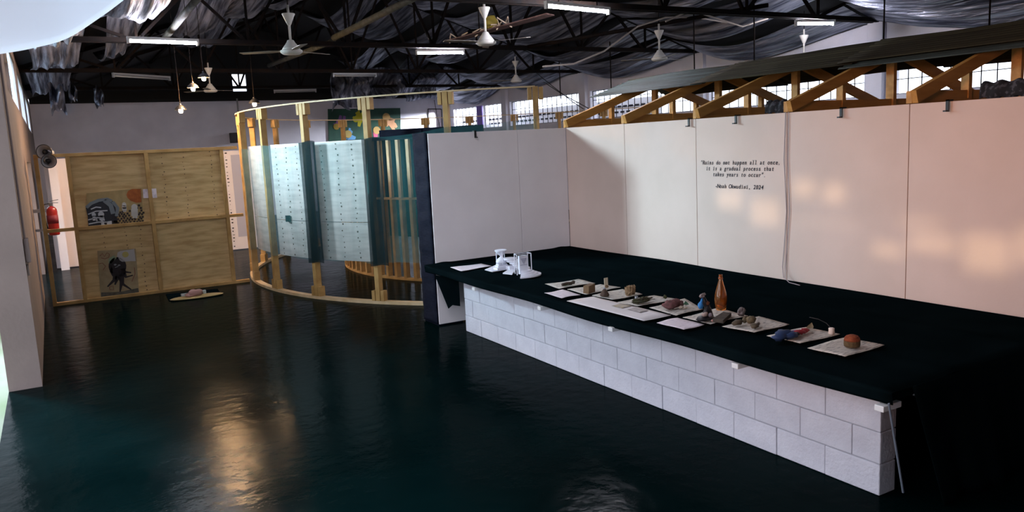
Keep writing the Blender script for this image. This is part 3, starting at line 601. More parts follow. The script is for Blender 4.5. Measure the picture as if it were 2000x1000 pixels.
# steel rods hanging above the timber roof
for k, (px, y0, y1, X) in enumerate(((1093, 118, 193, 12.5), (1193, 115, 180, 12.5), (1357, 112, 150, 12), (1474, 60, 130, 12), (1728, 25, 95, 12), (1935, 0, 72, 11.5))):
    p, q = at(px-1, y0, x=X), at(px+1, y1, x=X); q.x, q.y = p.x, p.y; p.z = ztop(p.x)
    solo(B().tube([p, q], .014), 'hanger_rod', STEEL, ['dark rod hanging in front of the long grilled window', 'dark rod hanging by the gable end of the rusty roof', 'dark rod hanging under the truss end bracket', 'dark rod hanging over the rusty roof between lit tube and truss end', 'dark rod hanging beside the lit tube at the wall column', 'dark rod hanging where the foil hem sags at the wall'][k], 'rod', group='hanging steel rods')
# ================================================================ plywood partition
YP = 14.72
pp = thing('plywood_partition', (1.4, YP, 0), 'pine framed partition of four plywood sheets with empty side bays', 'partition')
for x in (-0.17, 0.27, 1.43, 2.65): B().box(x-0.03, x+0.03, YP-0.04, YP+0.04, 0.05, 2.40).build('stile', TIMB, pp, bevel=.003)
for z, x1 in ((0.025, 2.92), (1.225, 2.92), (2.425, 2.92)):
    xs = [-0.14, 0.24, 0.30, 1.40, 1.46, 2.62, 2.68, x1] if z == 1.225 else [-0.20, x1]
    for a, c in zip(xs[::2], xs[1::2]): B().box(a, c, YP-0.04, YP+0.04, z-0.026, z+0.026).build('rail', TIMB, pp, bevel=.003)
SCREW = mat('screw_mark', (0.10, 0.06, 0.03), .8)
rnd = random.Random(17)
for k, (x0, x1, z0, z1) in enumerate(((0.28, 1.42, 1.235, 2.41), (1.44, 2.64, 1.235, 2.41), (0.28, 1.42, 0.04, 1.215), (1.44, 2.64, 0.04, 1.215))):
    o = B().box(x0, x1, YP+0.041, YP+0.056, z0, z1).build('plywood_sheet', PLY, pp)
    if k in (1, 2):
        b = B()
        for cx in ((.2, .48, .86) if k == 1 else (.33, .62, .82)):
            for q in range(16):
                x = x0+(x1-x0)*cx+rnd.uniform(-.015, .015); z = z0+(z1-z0)*(q+.5+rnd.uniform(-.2, .2))/16; r = rnd.uniform(.005, .012)
                b.prism([(x+r*math.cos(t*1.047), YP+0.041, z+r*math.sin(t*1.047)) for t in range(6)], (0, -.002, 0))
        b.build('screw_marks', SCREW, pp, kind='stuff')
# flat painted shapes on a vertical plane y = Y: helpers in picture pixels
def poly(b, px, Y, t=0.002): b.prism([tuple(at(x, y, y=Y)) for x, y in px], (0, -t, 0))
def stroke(b, px, w, Y, t=0.002):
    P = [at(x, y, y=Y) for x, y in px]; L = []; R = []
    for i, p in enumerate(P):
        d = P[min(i+1, len(P)-1)]-P[max(i-1, 0)]; n = Vector((-d.z, 0, d.x)).normalized(); ww = (w[i] if isinstance(w, (list, tuple)) else w)/2
        L.append(p+n*ww); R.append(p-n*ww)
    for i in range(len(P)-1): b.prism([L[i], L[i+1], R[i+1], R[i]], (0, -t, 0))
def disc(b, c, rx, rz, Y, t=0.002, n=14):
    p = at(*c, y=Y); b.prism([(p.x+rx*math.cos(a*2*math.pi/n), Y, p.z+rz*math.sin(a*2*math.pi/n)) for a in range(n)], (0, -t, 0))
def q1(pts): return [(150+.25*x, 350+.25*y) for x, y in pts]     # crop of the two paintings on plywood
Y0 = YP+0.036
pt = thing('bus_painting', at(225, 443, y=Y0), 'unframed painting of a dark car with stick figures and an orange sun', 'painting')
b = B(); poly(b, q1([(75, 110), (505, 70), (520, 345), (90, 372)]), Y0, .004); b.build('ground', mat('ochre_board', (.40, .28, .12), .7, col2=(.30, .22, .09), nscale=9), pt)
Y1 = Y0-.005
b = B(); poly(b, q1([(70, 225), (110, 185), (180, 160), (275, 165), (300, 200), (310, 285), (325, 355), (90, 372), (85, 290)]), Y1); b.build('dark_car', flat((.012, .014, .022), 'car_black'), pt)
Y2 = Y1-.003
b = B(); stroke(b, q1([(75, 222), (110, 190), (170, 165), (240, 155), (275, 172)]), .05, Y2); stroke(b, q1([(215, 165), (265, 205), (285, 270)]), .07, Y2); stroke(b, q1([(280, 175), (320, 225), (310, 290)]), .05, Y2)
b.build('grey_bodywork', flat((.16, .19, .21), 'car_grey'), pt)
b = B()
for pts in ([(88, 275), (150, 250), (240, 245)], [(88, 318), (160, 300), (215, 305)], [(92, 350), (170, 335), (240, 335)], [(110, 235), (150, 218), (190, 222)]): stroke(b, q1(pts), .018, Y2)
for cx, cz, s in ((190, 275, 1.0), (133, 278, .7)):
    disc(b, q1([(cx, cz)])[0], .045*s, .05*s, Y2)
    stroke(b, q1([(cx, cz+8), (cx+4, cz+45)]), .06*s, Y2); stroke(b, q1([(cx-14, cz+30), (cx+20, cz+22), (cx+25, cz+50)]), .018, Y2)
    if s == 1: stroke(b, q1([(cx+2, cz+45), (cx+8, cz+82)]), .02, Y2); stroke(b, q1([(cx+10, cz+45), (cx+22, cz+82)]), .02, Y2)
poly(b, q1([(232, 330), (272, 325), (275, 355), (238, 358)]), Y2); b.build('white_line_figures', flat((.45, .47, .50), 'chalk_grey'), pt)
b = B(); rnd = random.Random(5)
for r in range(6):
    for k in range(10):
        x, y = 290+k*24+(12 if r % 2 else 0)+rnd.uniform(-4, 4), 262+r*17-k*2.2+rnd.uniform(-3, 3)
        if 360 < x < 390 and y < 265 or 425 < x < 480 and y < 300: continue
        poly(b, q1([(x-8, y-7), (x+8, y-9), (x+9, y+7), (x-7, y+8)]), Y1)
for x, y in ((485, 205), (500, 225), (470, 225)): poly(b, q1([(x-9, y-8), (x+10, y-8), (x+10, y+8), (x-9, y+8)]), Y1)
b.build('dark_squares', flat((.03, .018, .014), 'square_black'), pt)
b = B(); poly(b, q1([(388, 120), (400, 92), (430, 76), (500, 76), (505, 180), (465, 185), (420, 168), (395, 145)]), Y1); b.build('orange_sun', mat('sun_orange', (.36, .10, .015), .8, col2=(.26, .06, .01), nscale=20), pt)
b = B()
for (x, y, s) in ((370, 205, .8), (450, 230, 1.2)):
    disc(b, q1([(x, y-s*10)])[0], .04*s, .045*s, Y2); stroke(b, q1([(x, y), (x+2, y+s*48)]), .085*s, Y2); stroke(b, q1([(x-s*16, y+s*24), (x+s*20, y+s*26)]), .03*s, Y2); stroke(b, q1([(x-s*5, y+s*42), (x-s*4, y+s*62)]), .03*s, Y2); stroke(b, q1([(x+s*9, y+s*42), (x+s*14, y+s*62)]), .03*s, Y2)
b.build('pale_figures', flat((.52, .50, .46), 'pale_cream'), pt)
oc = thing('octopus_painting', at(232, 585, y=Y0), 'unframed painting of a dark octopus under a white flag', 'painting')
b = B(); poly(b, q1([(160, 560), (460, 542), (490, 930), (190, 955)]), Y0, .004); b.build('ground', mat('tan_board', (.38, .30, .17), .7, col2=(.30, .22, .12), nscale=8), oc)
b = B(); disc(b, q1([(318, 680)])[0], .135, .155, Y1, .002, 18)
for pts, w in (([(270, 670), (268, 720), (285, 750), (300, 735)], [.03, .04, .05, .05]), ([(320, 720), (290, 790), (240, 840)], [.13, .05, .02]), ([(330, 730), (310, 790), (298, 825)], [.12, .05, .02]), ([(340, 720), (350, 800), (338, 880)], [.16, .06, .02]), ([(345, 740), (360, 820), (425, 862)], [.10, .045, .02]), ([(350, 700), (385, 765), (438, 750)], [.10, .04, .02]), ([(350, 690), (380, 725), (425, 730)], [.08, .035, .02])): stroke(b, q1(pts), w, Y1)
b.build('octopus', flat((.014, .008, .010), 'octopus_black'), oc)
b = B(); disc(b, q1([(300, 668)])[0], .022, .015, Y2); disc(b, q1([(330, 672)])[0], .022, .012, Y2); stroke(b, q1([(300, 690), (325, 680)]), .012, Y2); b.build('eyes', flat((.22, .22, .24), 'eye_grey'), oc)
b = B(); poly(b, q1([(318, 572), (340, 562), (380, 556), (448, 545), (460, 640), (420, 640), (355, 645), (312, 620)]), Y1); b.build('white_flag', flat((.44, .42, .42), 'flag_white'), oc)
b = B(); disc(b, q1([(380, 588)])[0], .05, .05, Y2); b.build('yellow_spot', flat((.45, .38, .12), 'spot_yellow'), oc)
b = B(); poly(b, q1([(190, 885), (300, 882), (360, 876), (420, 862), (480, 850), (492, 925), (190, 952)]), Y1); b.build('grey_seabed', mat('seabed', (.10, .10, .08), .8, col2=(.06, .055, .045), nscale=14), oc)
b = B(); poly(b, q1([(250, 620), (290, 595), (310, 615), (270, 660), (248, 655)]), Y1); b.build('green_smudge', flat((.22, .30, .20), 'sea_green'), oc)
b = B()
for pts in ([(180, 600), (200, 580), (215, 605), (235, 575), (255, 585), (250, 610), (220, 622), (190, 615)], [(175, 660), (200, 655), (225, 680), (205, 710)], [(255, 840), (285, 835), (288, 865), (258, 862), (255, 840)], [(450, 690), (455, 740), (430, 800)]): stroke(b, q1(pts), .012, Y1)
b.build('red_scrawls', flat((.22, .09, .05), 'scrawl_red'), oc)
b = B(); poly(b, q1([(515, 78), (620, 72), (627, 145), (520, 148)]), Y0-.03, .004); tag(recentre(b.build('wall_label', LABEL, None)), 'small white printed label on the plywood frame stile', 'label')
# mat of objects on the floor by the partition
c = at(378, 577, z=0); fm2 = thing('floor_mat', c, 'black mat with pale flat oval and small things on the floor', 'mat')
q = [at(324, 576, z=.0), at(330, 588, z=0), at(432, 575, z=0), at(425, 565, z=0)]
B().prism([tuple(p) for p in q], (0, 0, .012)).build('mat', CLOTH, fm2)
b = B(); P = at(385, 580, z=.012); b.lathe([(.001, 0), (.40, 0), (.42, .01), (.38, .022), (.001, .03)], P, 24, sy=.35); b.build('oval_board', flat((.42, .30, .12), 'straw'), fm2)
P = at(383, 577, z=.04); b = B(); b.blob(P+Vector((0, 0, .05)), (.13, .08, .05), 10, .25, 2); b.blob(P+Vector((-.09, 0, .02)), (.09, .07, .03), 10, .2, 3); b.build('pink_lump', flat((.45, .25, .22), 'pink_clay'), fm2, smooth=True)
for x, y, h_ in ((395, 574, .06), (360, 578, .04)): P = at(x, y, z=.03); B().box(P.x-.05, P.x+.06, P.y-.035, P.y+.035, P.z, P.z+h_).build('pale_piece', flat((.42, .46, .45), 'pale_grey_piece'), fm2, bevel=.005)
# ================================================================ round timber pavilion with netting
RC = Vector((8.589, 14.25, 0)); RR = 5.58
def pol(deg, r, z=0): a = math.radians(deg); return Vector((RC.x+r*math.cos(a), RC.y+r*math.sin(a), z))
ring = thing('round_pavilion', RC, 'round pine post pavilion wrapped in green netting', 'pavilion')
DA = 360/28
angs = [-119.0-DA*k for k in range(0, 18)]        # from the display boards round the back
ZP = 3.05
def ringstrip(b, a0, a1, r0, r1, z0, z1, n):
    for k in range(n):
        p, q = a0+(a1-a0)*k/n, a0+(a1-a0)*(k+1)/n
        vs = [pol(p, r0, z0), pol(p, r1, z0), pol(q, r1, z0), pol(q, r0, z0)]; b.prism([tuple(v) for v in vs], (0, 0, z1-z0))
    return b
for k, a in enumerate(angs):
    c = pol(a, RR); d = Vector((math.cos(math.radians(a)), math.sin(math.radians(a)), 0)); tdir = Vector((-d.y, d.x, 0))
    pm = B(); pm.beam(c+Vector((0, 0, .045)), c+Vector((0, 0, ZP-.02)), .10, .075, tdir); po = pm.build('post', TIMB, ring, bevel=.004)
    for z0, z1 in ((.045, .20), (ZP-.20, ZP-.03)):
        for sg in (-1, 1):
            b = B(); m = c+tdir*(sg*.078); b.beam(m+Vector((0, 0, z0)), m+Vector((0, 0, z1)), .10, .055, tdir); b.build('cleat', TIMB, po, bevel=.003)
    if k+1 < len(angs):
        ringstrip(B(), a, a-DA, RR-.05, RR+.05, 0.0, .045, 4).build('floor_plate', TIMBP, ring)
        ringstrip(B(), a, a-DA, RR+.005, RR+.05, ZP-.03, ZP-.01, 4).build('top_strip', TIMBP, ring)
# pale plywood skins in four bays, inside the posts
for k, (a0, a1) in enumerate(((-144.7, -157.6), (-157.6, -170.4), (-170.4, -183.3))):
    for (z0, z1, i) in ((1.215, 2.43, 0), (.62, 1.205, 1)):
        n = 5; b = B(); ringstrip(b, a0-.9, a1+.9, RR-.075, RR-.06, z0, z1, n); b.build('curved_plywood', PLYW, ring)
        m = B(); rnd = random.Random(k*7+i)
        if k < 2:
            for f in (.28, .52, .78):
                for q in range(14 if i == 0 else 7):
                    a = a0+(a1-a0)*(f+rnd.uniform(-.015, .015)); z = z0+(z1-z0)*(q+.5)/(14 if i == 0 else 7)+rnd.uniform(-.02, .02); r = rnd.uniform(.007, .016); p = pol(a, RR-.058); dd = (pol(a, 1)-RC); tt = Vector((-dd.y, dd.x, 0))
                    m.prism([p+tt*(r*math.cos(t*1.047))+Vector((0, 0, z+r*math.sin(t*1.047))) for t in range(6)], dd*.002)
            m.build('screw_marks', SCREW, ring, kind='stuff')
b = B()
for px, py in ((547, 430), (560, 431), (574, 432)):
    p = at(px, py, z=1.22); a = math.degrees(math.atan2((at(px, py, y=12.8)-RC).y, (at(px, py, y=12.8)-RC).x)); p = pol(a, RR-.03, 1.22); b.box(p.x-.02, p.x+.02, p.y-.02, p.y+.02, 1.19, 1.29)
b.build('clips', BLACK, ring)
def netfn(a0, a1, zt0, zt1, seed):
    rnd = random.Random(seed); p1 = rnd.uniform(0, 6)
    def fn(u, v):
        a = a0+(a1-a0)*u; zt = zt0+(zt1-zt0)*u-.03*math.sin(math.pi*u); zb = .60+.03*math.sin(math.pi*u)+.01*math.sin(u*9+p1)
        r = RR+.062-.05*math.sin(math.pi*u)+.012*math.sin(u*14+v*3+p1)*math.sin(v*3.14)
        return pol(a, r, zb+(zt-zb)*v)
    return fn
for k, (a0, a1, z0, z1) in enumerate(((-119, -131.9, 2.62, 2.54), (-131.9, -144.7, 2.54, 2.45), (-144.7, -157.6, 2.45, 2.44), (-157.6, -170.4, 2.44, 2.43), (-170.4, -183.3, 2.43, 2.40))):
    B().grid(netfn(a0, a1, z0, z1, k), 16, 10).build('netting', NET, ring, smooth=True)
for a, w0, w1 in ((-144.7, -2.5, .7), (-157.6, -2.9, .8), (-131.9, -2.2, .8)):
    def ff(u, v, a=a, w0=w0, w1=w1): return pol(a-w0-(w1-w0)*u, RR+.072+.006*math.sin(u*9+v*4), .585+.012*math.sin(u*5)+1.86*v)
    B().grid(ff, 8, 10).build('netting_shadow_strip', NET_SHADOW, ring, smooth=True)  # dark net strip over each post, painted as the post in shadow
# inner slatted drum
drum = thing('slatted_drum', RC, 'inner round drum of upright pine slats with dark lining', 'screen')
RI = 3.77; a = -196.0
ringstrip(B(), -198, -112, RI-.05, RI+.05, 0, .04, 30).build('floor_plate', TIMB, drum)
ringstrip(B(), -198, -112, RI-.03, RI+.03, 2.42, 2.47, 30).build('top_plate', BLACKP, drum)
ringstrip(B(), -198, -112, RI-.03, RI+.035, 1.40, 1.44, 30).build('rail', TIMB, drum)
lin = B()
def lf(u, v): return pol(-198+86*u, RI-.09, .75+1.7*v)
lin.grid(lf, 24, 1).build('lining', BLACKP, drum, solid=.01)
while a < -112:
    p = pol(a, RI); d = (pol(a, 1)-RC); t = Vector((-d.y, d.x, 0)); z0, z1 = (.04, 1.40)
    B().beam(p+Vector((0, 0, .04)), p+Vector((0, 0, 1.40)), .06, .10, d).build('slat', TIMB, drum)
    B().beam(p+d*.02+Vector((0, 0, 1.44)), p+d*.02+Vector((0, 0, 2.42)), .06, .06, d).build('slat', TIMBP, drum)
    a += 3.4
for a, z in ((-141, 2.49), (-136, 2.49), (-131, 2.49)):
    p = pol(a, RR-.35); d = (pol(a, 1)-RC); t = Vector((-d.y, d.x, 0)); b = B(); b.beam(p-t*.35+Vector((0, 0, z)), p+t*.35+Vector((0, 0, z)), .06, .13)
    b.build('dark_board', BLACKP, ring)
# ================================================================ white partition beyond, with printed strip
wp = thing('white_partition', (1.9, 19.9, 0), 'white board partition with a grey printed timeline beyond the plywood', 'partition')
B().box(-0.10, 4.4, 19.88, 19.94, .02, 2.40).build('board', PANEL_COOL_LIT, wp)
b = B(); P, Q = at(450, 300, y=19.87), at(472, 462, y=19.87); b.box(P.x, Q.x+.18, 19.872, 19.88, Q.z, 2.3); b.build('grey_strip', flat((.52, .52, .62), 'print_lilac'), wp)
b = B(); rnd = random.Random(2)
for k in range(26):
    z = P.z-.08*k-.05*(k//5); b.box(P.x-.13, P.x-.13+rnd.uniform(.01, .05), 19.868, 19.872, z, z+rnd.uniform(.008, .03))
b.build('print_marks', BLACK, wp, kind='stuff')
B().box(-.02, .14, 19.55, 19.87, 0, 2.38).build('return_post', PANEL_COOL_LIT, wp)
# fire extinguisher hung beside the doorway
YX = 15.55; c = at(107, 459, y=YX); k = .60/.60
ex = thing('fire_extinguisher', c, 'red fire extinguisher with black hose behind the pine frame', 'fire extinguisher')
B().lathe([(.07, 0), (.082, .012), (.085, .05), (.085, .40), (.078, .44), (.055, .475), (.025, .49), (.025, .51)], c, 20).build('cylinder', RED, ex, smooth=True)
B().lathe([(.0865, .20), (.0865, .34)], c, 20).build('label_band', flat((.25, .03, .05), 'dark_red_label'), ex, smooth=True)
b = B(); b.lathe([(.03, .50), (.03, .55), (.015, .565)], c, 10); b.beam(c+Vector((-.01, 0, .575)), c+Vector((.12, -.02, .60)), .025, .012); b.beam(c+Vector((-.01, 0, .55)), c+Vector((.11, -.02, .545)), .025, .012); b.build('valve', GREYP, ex)
B().tube([c+Vector((-.03, 0, .54)), c+Vector((-.10, -.02, .53)), c+Vector((-.125, -.03, .42)), c+Vector((-.105, -.03, .25)), c+Vector((-.09, -.04, .12))], .011).build('hose', BLACK, ex, smooth=True)
b = B(); b.box(XL, c.x-.05, c.y-.03, c.y+.03, c.z+.40, c.z+.46); b.box(XL, c.x-.05, c.y-.03, c.y+.03, c.z+.08, c.z+.12); b.build('bracket', GREYP, ex, kind='stuff')
# horn loudspeakers on the partition corner post
def horn(px, py, r, aim, label, dy):
    c = at(px, py, y=YP-dy); h = thing('horn_speaker', c, label, 'loudspeaker')
    q = Vector(aim).to_track_quat('Z', 'Y').to_matrix()
    def tr(b): b.v = [tuple(c+q @ Vector(v)) for v in b.v]; return b
    tr(B().lathe([(r, .06), (r*.97, .075), (r*.82, .03), (r*.55, -.06), (r*.33, -.13), (r*.30, -.13), (r*.5, -.06), (r*.78, .03), (r, .06)], (0, 0, 0), 22, cap=False)).build('bell', mat('horn_grey', (.42, .40, .40), .5), h, smooth=True)
    tr(B().lathe([(r*1.01, .055), (r*1.04, .066), (r*1.0, .078), (r*.93, .07), (r*.95, .05), (r*1.01, .055)], (0, 0, 0), 22, cap=False)).build('rim', BLACK, h, smooth=True)
    tr(B().lathe([(r*.001, .035), (r*.34, .03), (r*.34, .0), (r*.2, -.05), (.001, -.05)], (0, 0, 0), 16)).build('reflector', BLACK, h, smooth=True)
    tr(B().lathe([(.001, -.24), (r*.4, -.24), (r*.42, -.14), (.001, -.13)], (0, 0, 0), 14)).build('driver', GREYP, h, smooth=True)
    B().beam(c+Vector((0, .02, -.02)), (c.x, YP-.04, c.z-.05), .02, .05).build('bracket', BLACK, h)
horn(89, 297, .115, (-.35, -1, .05), 'grey horn loudspeaker with open bell on the partition corner', .12)
horn(94, 314, .105, (.15, -1, -.1), 'small horn loudspeaker with black rim below the open one', .62)
# conduit and box on the pier of the left wall
cdt = thing('conduit', (XL, 9.62, 0), 'white conduit with a small box on the wall pier edge', 'conduit')
B().tube([(XL+.017, 9.55, 4.2), (XL+.017, 9.55, 1.55)], .012).build('pipe', WALLW, cdt)
B().box(XL+.004, XL+.05, 9.50, 9.62, 1.30, 1.55).build('box', WALLW, cdt, bevel=.008)
B().box(XL+.004, XL+.02, 9.56, 9.72, 1.16, 1.28).build('broken_plaster', flat((.36, .31, .27), 'bare_plaster'), cdt)
# ================================================================ far wall things
YW = YB-.004
pc = thing('figure_painting', at(711, 270, y=YW), 'large dark green painting with bright tumbling figures', 'painting')
b = B(); poly(b, [(640, 213), (781, 211), (783, 290), (642, 290)], YW-.0, .04); b.build('canvas', mat('canvas_green', (.012, .075, .045), .7, col2=(.010, .055, .038), nscale=3), pc)
def qf(pts): return [(600+.15*x, 190+.15*y) for x, y in pts]
YQ = YW-.044
def fig(nm, col, limbs, headc, hr, hcol=None):
    b = B()
    for pts, w in limbs: stroke(b, qf(pts), w, YQ, .004)
    if hcol is None: disc(b, qf([headc])[0], hr, hr, YQ, .006)
    o = b.build(nm, flat(col, nm+'_paint'), pc)
    if hcol: b = B(); disc(b, qf([headc])[0], hr, hr, YQ-.004, .006); b.build('head', flat(hcol, nm+'_head'), o)
fig('violet_figure', (.22, .09, .30), [([(400, 385), (425, 330), (455, 310)], [.25, .32, .28]), ([(430, 310), (430, 270), (437, 235)], [.16, .12, .10]), ([(455, 325), (480, 290), (485, 242)], [.16, .12, .10]), ([(385, 375), (360, 360), (355, 340)], .08)], (380, 382), .12, (.35, .24, .03))
fig('yellow_figure', (.50, .46, .01), [([(690, 205), (655, 215), (680, 240)], [.22, .20, .2]), ([(690, 215), (710, 240), (660, 260), (620, 280)], [.25, .22, .2, .15]), ([(620, 275), (595, 255)], .08), ([(665, 290), (690, 310), (678, 345), (672, 380)], [.2, .2, .14, .10]), ([(650, 275), (715, 265)], .12)], (632, 286), .12)
fig('blue_figure', (.10, .30, .55), [([(530, 500), (565, 530), (625, 550)], [.22, .26, .22]), ([(560, 480), (575, 450), (550, 425), (557, 400)], [.12, .12, .10, .09]), ([(520, 500), (530, 545)], .12)], (532, 480), .15, (.38, .28, .08))
fig('peach_figure', (.55, .28, .14), [([(1020, 260), (1060, 310), (1085, 345)], [.24, .30, .28]), ([(1030, 300), (1042, 380)], [.10, .08]), ([(1070, 280), (1110, 290), (1140, 302)], [.12, .10, .12]), ([(1085, 345), (1115, 390), (1130, 435)], [.2, .16, .10]), ([(1100, 335), (1140, 360), (1165, 392)], [.2, .16, .10]), ([(1010, 300), (1000, 270), (1045, 240)], .12)], (1030, 258), .16, (.50, .30, .10))
fig('pink_figure', (.55, .10, .20), [([(900, 430), (890, 470), (893, 520)], [.2, .2, .16]), ([(900, 445), (960, 440)], [.12, .06])], (905, 430), .15, (.5, .32, .10))
nb = thing('notice_frame', at(849, 256, y=YW), 'white notice in a thin black frame on the far wall', 'notice')
b = B(); poly(b, [(836, 213), (862, 213), (863.5, 256), (838, 257)], YW, .02); b.build('sheet', LABEL, nb)
b = B()
for p, q in (((836, 213), (862, 213)), ((862, 213), (863.5, 256)), ((836, 213), (838, 257))): stroke(b, [p, q], .035, YW-.021, .012)
b.build('frame', BLACK, nb)
sp = thing('wall_speaker', at(455, 280, y=YW), 'small black box speaker under a grey pipe on the far wall', 'loudspeaker')
p = at(455, 270, y=YW); B().box(p.x-.13, p.x+.13, YB-.28, YB-.06, p.z-.17, p.z+.19).build('box', BLACK, sp, bevel=.01); B().box(p.x-.03, p.x+.20, YB-.08, YB, p.z-.05, p.z+.05).build('bracket', BLACK, sp)
p = at(463, 200, y=YW); B().tube([(p.x, YB-.04, 2.95), (p.x, YB-.04, 4.3)], .03).build('pipe', GREYP, sp)
def cable(name, pts, label, r=.008, m=BLACK): tag(recentre(B().tube(pts, r, 5).build(name, m)), label, 'cable')
cable('cable', [at(848, 195, y=YB-.08), at(853, 222, y=YB-.06), at(860, 250, y=YB-.05), at(858, 262, y=YB-.05)], 'thin black cable hanging over the framed notice', .012)
# ================================================================ lamps
def tube_light(p, q, label, on=True, real=1.22):
    p, q = Vector(p), Vector(q); c = (p+q)/2; d = (q-p).normalized()
    t = thing('tube_light', c, label, 'tube light', 'lit ceiling tubes' if on else 'unlit ceiling tubes')
    B().beam(p+Vector((0, 0, .05)), q+Vector((0, 0, .05)), .06, .045).build('housing', WHITE if on else GREYP, t)
    B().tube([p+d*.04, q-d*.04], .02, 10).build('tube', TUBE if on else TUBEOFF, t, smooth=True)
    b = B(); b.beam(p, p+d*.035, .05, .07); b.beam(q-d*.035, q, .05, .07); b.build('end_cap', WHITE if on else GREYP, t)
    for f in (.2, .8): m = p.lerp(q, f); B().tube([m+Vector((0, 0, .07)), (m.x, m.y, min(ztop(m.x), m.z+.16))], .008).build('hanger', STEEL, t)
ZL = 4.2
tube_light(at(248, 80, z=ZL), at(388, 85, z=ZL), 'lit white tube over the plywood partition side of the hall')
tube_light(at(812, 104, z=4.2), at(907, 103, z=4.2), 'lit white tube above the round netted pavilion')
tube_light(at(1065, 12, z=4.15), at(1190, 24, z=4.15), 'lit white tube above the corner of the white display boards')
tube_light(at(1553, 47, z=4.2), at(1630, 46, z=4.2), 'lit white tube against the wall above the rusty roof')
tube_light((1.3, 5.1, 4.2), (2.5, 5.1, 4.2), 'added lit white tube over the shed door side of the block plinth')  # unseen tube, added for more light in the near hall
tube_light(at(220, 148, z=4.2), at(332, 155, z=4.2), 'unlit grey tube beside the glowing bulbs', False)
tube_light(at(535, 180, z=4.2), at(618, 178, z=4.2), 'unlit grey tube in front of the dark gable', False)
tube_light(at(650, 148, z=4.2), at(735, 148, z=4.2), 'unlit grey tube under torn foil', False)
for k, (px, py, Y) in enumerate(((398, 152, 15.3), (377, 172, 15.4), (353, 215, 15.6), (497, 202, 15.4))):
    c = at(px, py, y=Y); t = thing('bulb_lamp', c, ['glowing warm bulb highest of the cluster beside the ceiling fan', 'glowing warm bulb just below the highest of the cluster', 'glowing warm bulb hanging lowest before the far wall', 'glowing warm bulb by the corner post of the pavilion'][k], 'lamp')
    B().lathe([(.001, -.055), (.025, -.05), (.036, -.025), (.036, 0), (.022, .035), (.016, .05)], c, 14).build('bulb', BULB if k < 2 else BULB2, t, smooth=True)
    B().lathe([(.105, .005), (.085, .04), (.05, .075), (.022, .09), (.020, .086), (.048, .071), (.082, .037), (.102, .003), (.105, .005)], c, 20, cap=False).build('added_shade', BLACK, t, smooth=True)  # added black cone, keeps the bulb's warm light off the ceiling
    B().lathe([(.02, .045), (.024, .06), (.022, .11), (.008, .12)], c, 10).build('socket', BLACK, t, smooth=True)
    B().tube([c+Vector((0, 0, .11)), (c.x, c.y, ztop(c.x))], .005, 5).build('cord', STEEL, t)
# ================================================================ ceiling fans
FANW = mat('fan_white', (.62, .60, .56), .5)
def fan(px, py, X=None, z=None, rot=0.0, label='', s=1.0, m=FANW, blades=True):
    c = at(px, py, z=z); t = thing('ceiling_fan', c, label, 'ceiling fan', 'ceiling fans')
    L = .62
    B().lathe([(.001, -.07), (.12, -.065), (.155, -.04), (.155, -.012), (.13, 0)], c, 24).build('motor_cover', m, t, smooth=True)
    B().lathe([(.13, 0), (.12, .02), (.06, .10), (.045, .13), (.02, .14)], c, 24).build('motor_cone', m, t, smooth=True)
    B().tube([c+Vector((0, 0, .12)), c+Vector((0, 0, L))], .018, 8).build('down_rod', m, t, smooth=True)
    B().lathe([(.022, L-.28), (.03, L-.27), (.09, L-.13), (.09, L-.12), (.02, L-.11)], c, 18).build('canopy', m, t, smooth=True)
    B().tube([c+Vector((0, 0, L-.02)), (c.x, c.y, ztop(c.x))], .008).build('hook_rod', STEEL, t)
    if blades:
        for k in range(3):
            a = rot+k*2*math.pi/3; d = Vector((math.cos(a), math.sin(a), 0)); n = Vector((-d.y, d.x, 0)); b = B()
            P = [c+d*.14-n*.03, c+d*.30-n*.065, c+d*.72-n*.06, c+d*.74+n*.04, c+d*.30+n*.055, c+d*.14+n*.03]
            P = [p+Vector((0, 0, -.02+.12*n.dot(p-c))) for p in P]
            b.prism(P, (0, 0, .006)); b.build('blade', mat('fan_blade', (.20, .18, .15), .5), t)
fan(569, 97, z=3.75, rot=.5, label='cream ceiling fan hanging clear before the dark gable')
fan(949, 80, z=3.85, rot=1.1, label='white ceiling fan beside the hanging cable tray')
fan(411, 175, z=3.85, rot=.2, label='cream ceiling fan among the glowing bulbs')
fan(1008, 156, z=3.95, rot=.9, label='small white ceiling fan above the pavilion end post')
fan(1288, 112, z=3.75, rot=.3, label='yellowed ceiling fan above the gable end of the rusty roof')
fan(1570, 118, z=3.65, rot=.7, label='cream ceiling fan partly hidden by the rusty roof under the lit tube')
# cable tray with wires hung between trusses
c0, c1 = at(882, 80, z=4.12), at(1075, 28, z=4.32)
ctray = thing('cable_tray', (c0+c1)/2, 'hanging rusty tray carrying loose wires by the fan', 'cable tray')
B().beam(c0, c1, .25, .02).build('tray', mat('rust_tray', (.06, .025, .018), .7, col2=(.14, .08, .07), nscale=12), ctray)
b = B(); rnd = random.Random(4)
for k in range(9):
    f = rnd.uniform(.02, .6); p = c0.lerp(c1, f); b.tube([p+Vector((rnd.uniform(-.1, .1), 0, .03)), p+Vector((rnd.uniform(-.2, .2), rnd.uniform(-.2, .2), rnd.uniform(.05, .16))), p+Vector((rnd.uniform(-.2, .3), rnd.uniform(-.2, .2), rnd.uniform(-.05, .06)))], .012, 5)
b.build('wires', mat('wire_pale', (.55, .42, .30), .6), ctray, kind='stuff')
b = B(); p = c0.lerp(c1, .42); b.blob(p+Vector((0, 0, .13)), (.13, .12, .12), 10, .15, 3); b.build('yellow_bundle', flat((.30, .22, .03), 'yellow_plastic'), ctray, smooth=True)
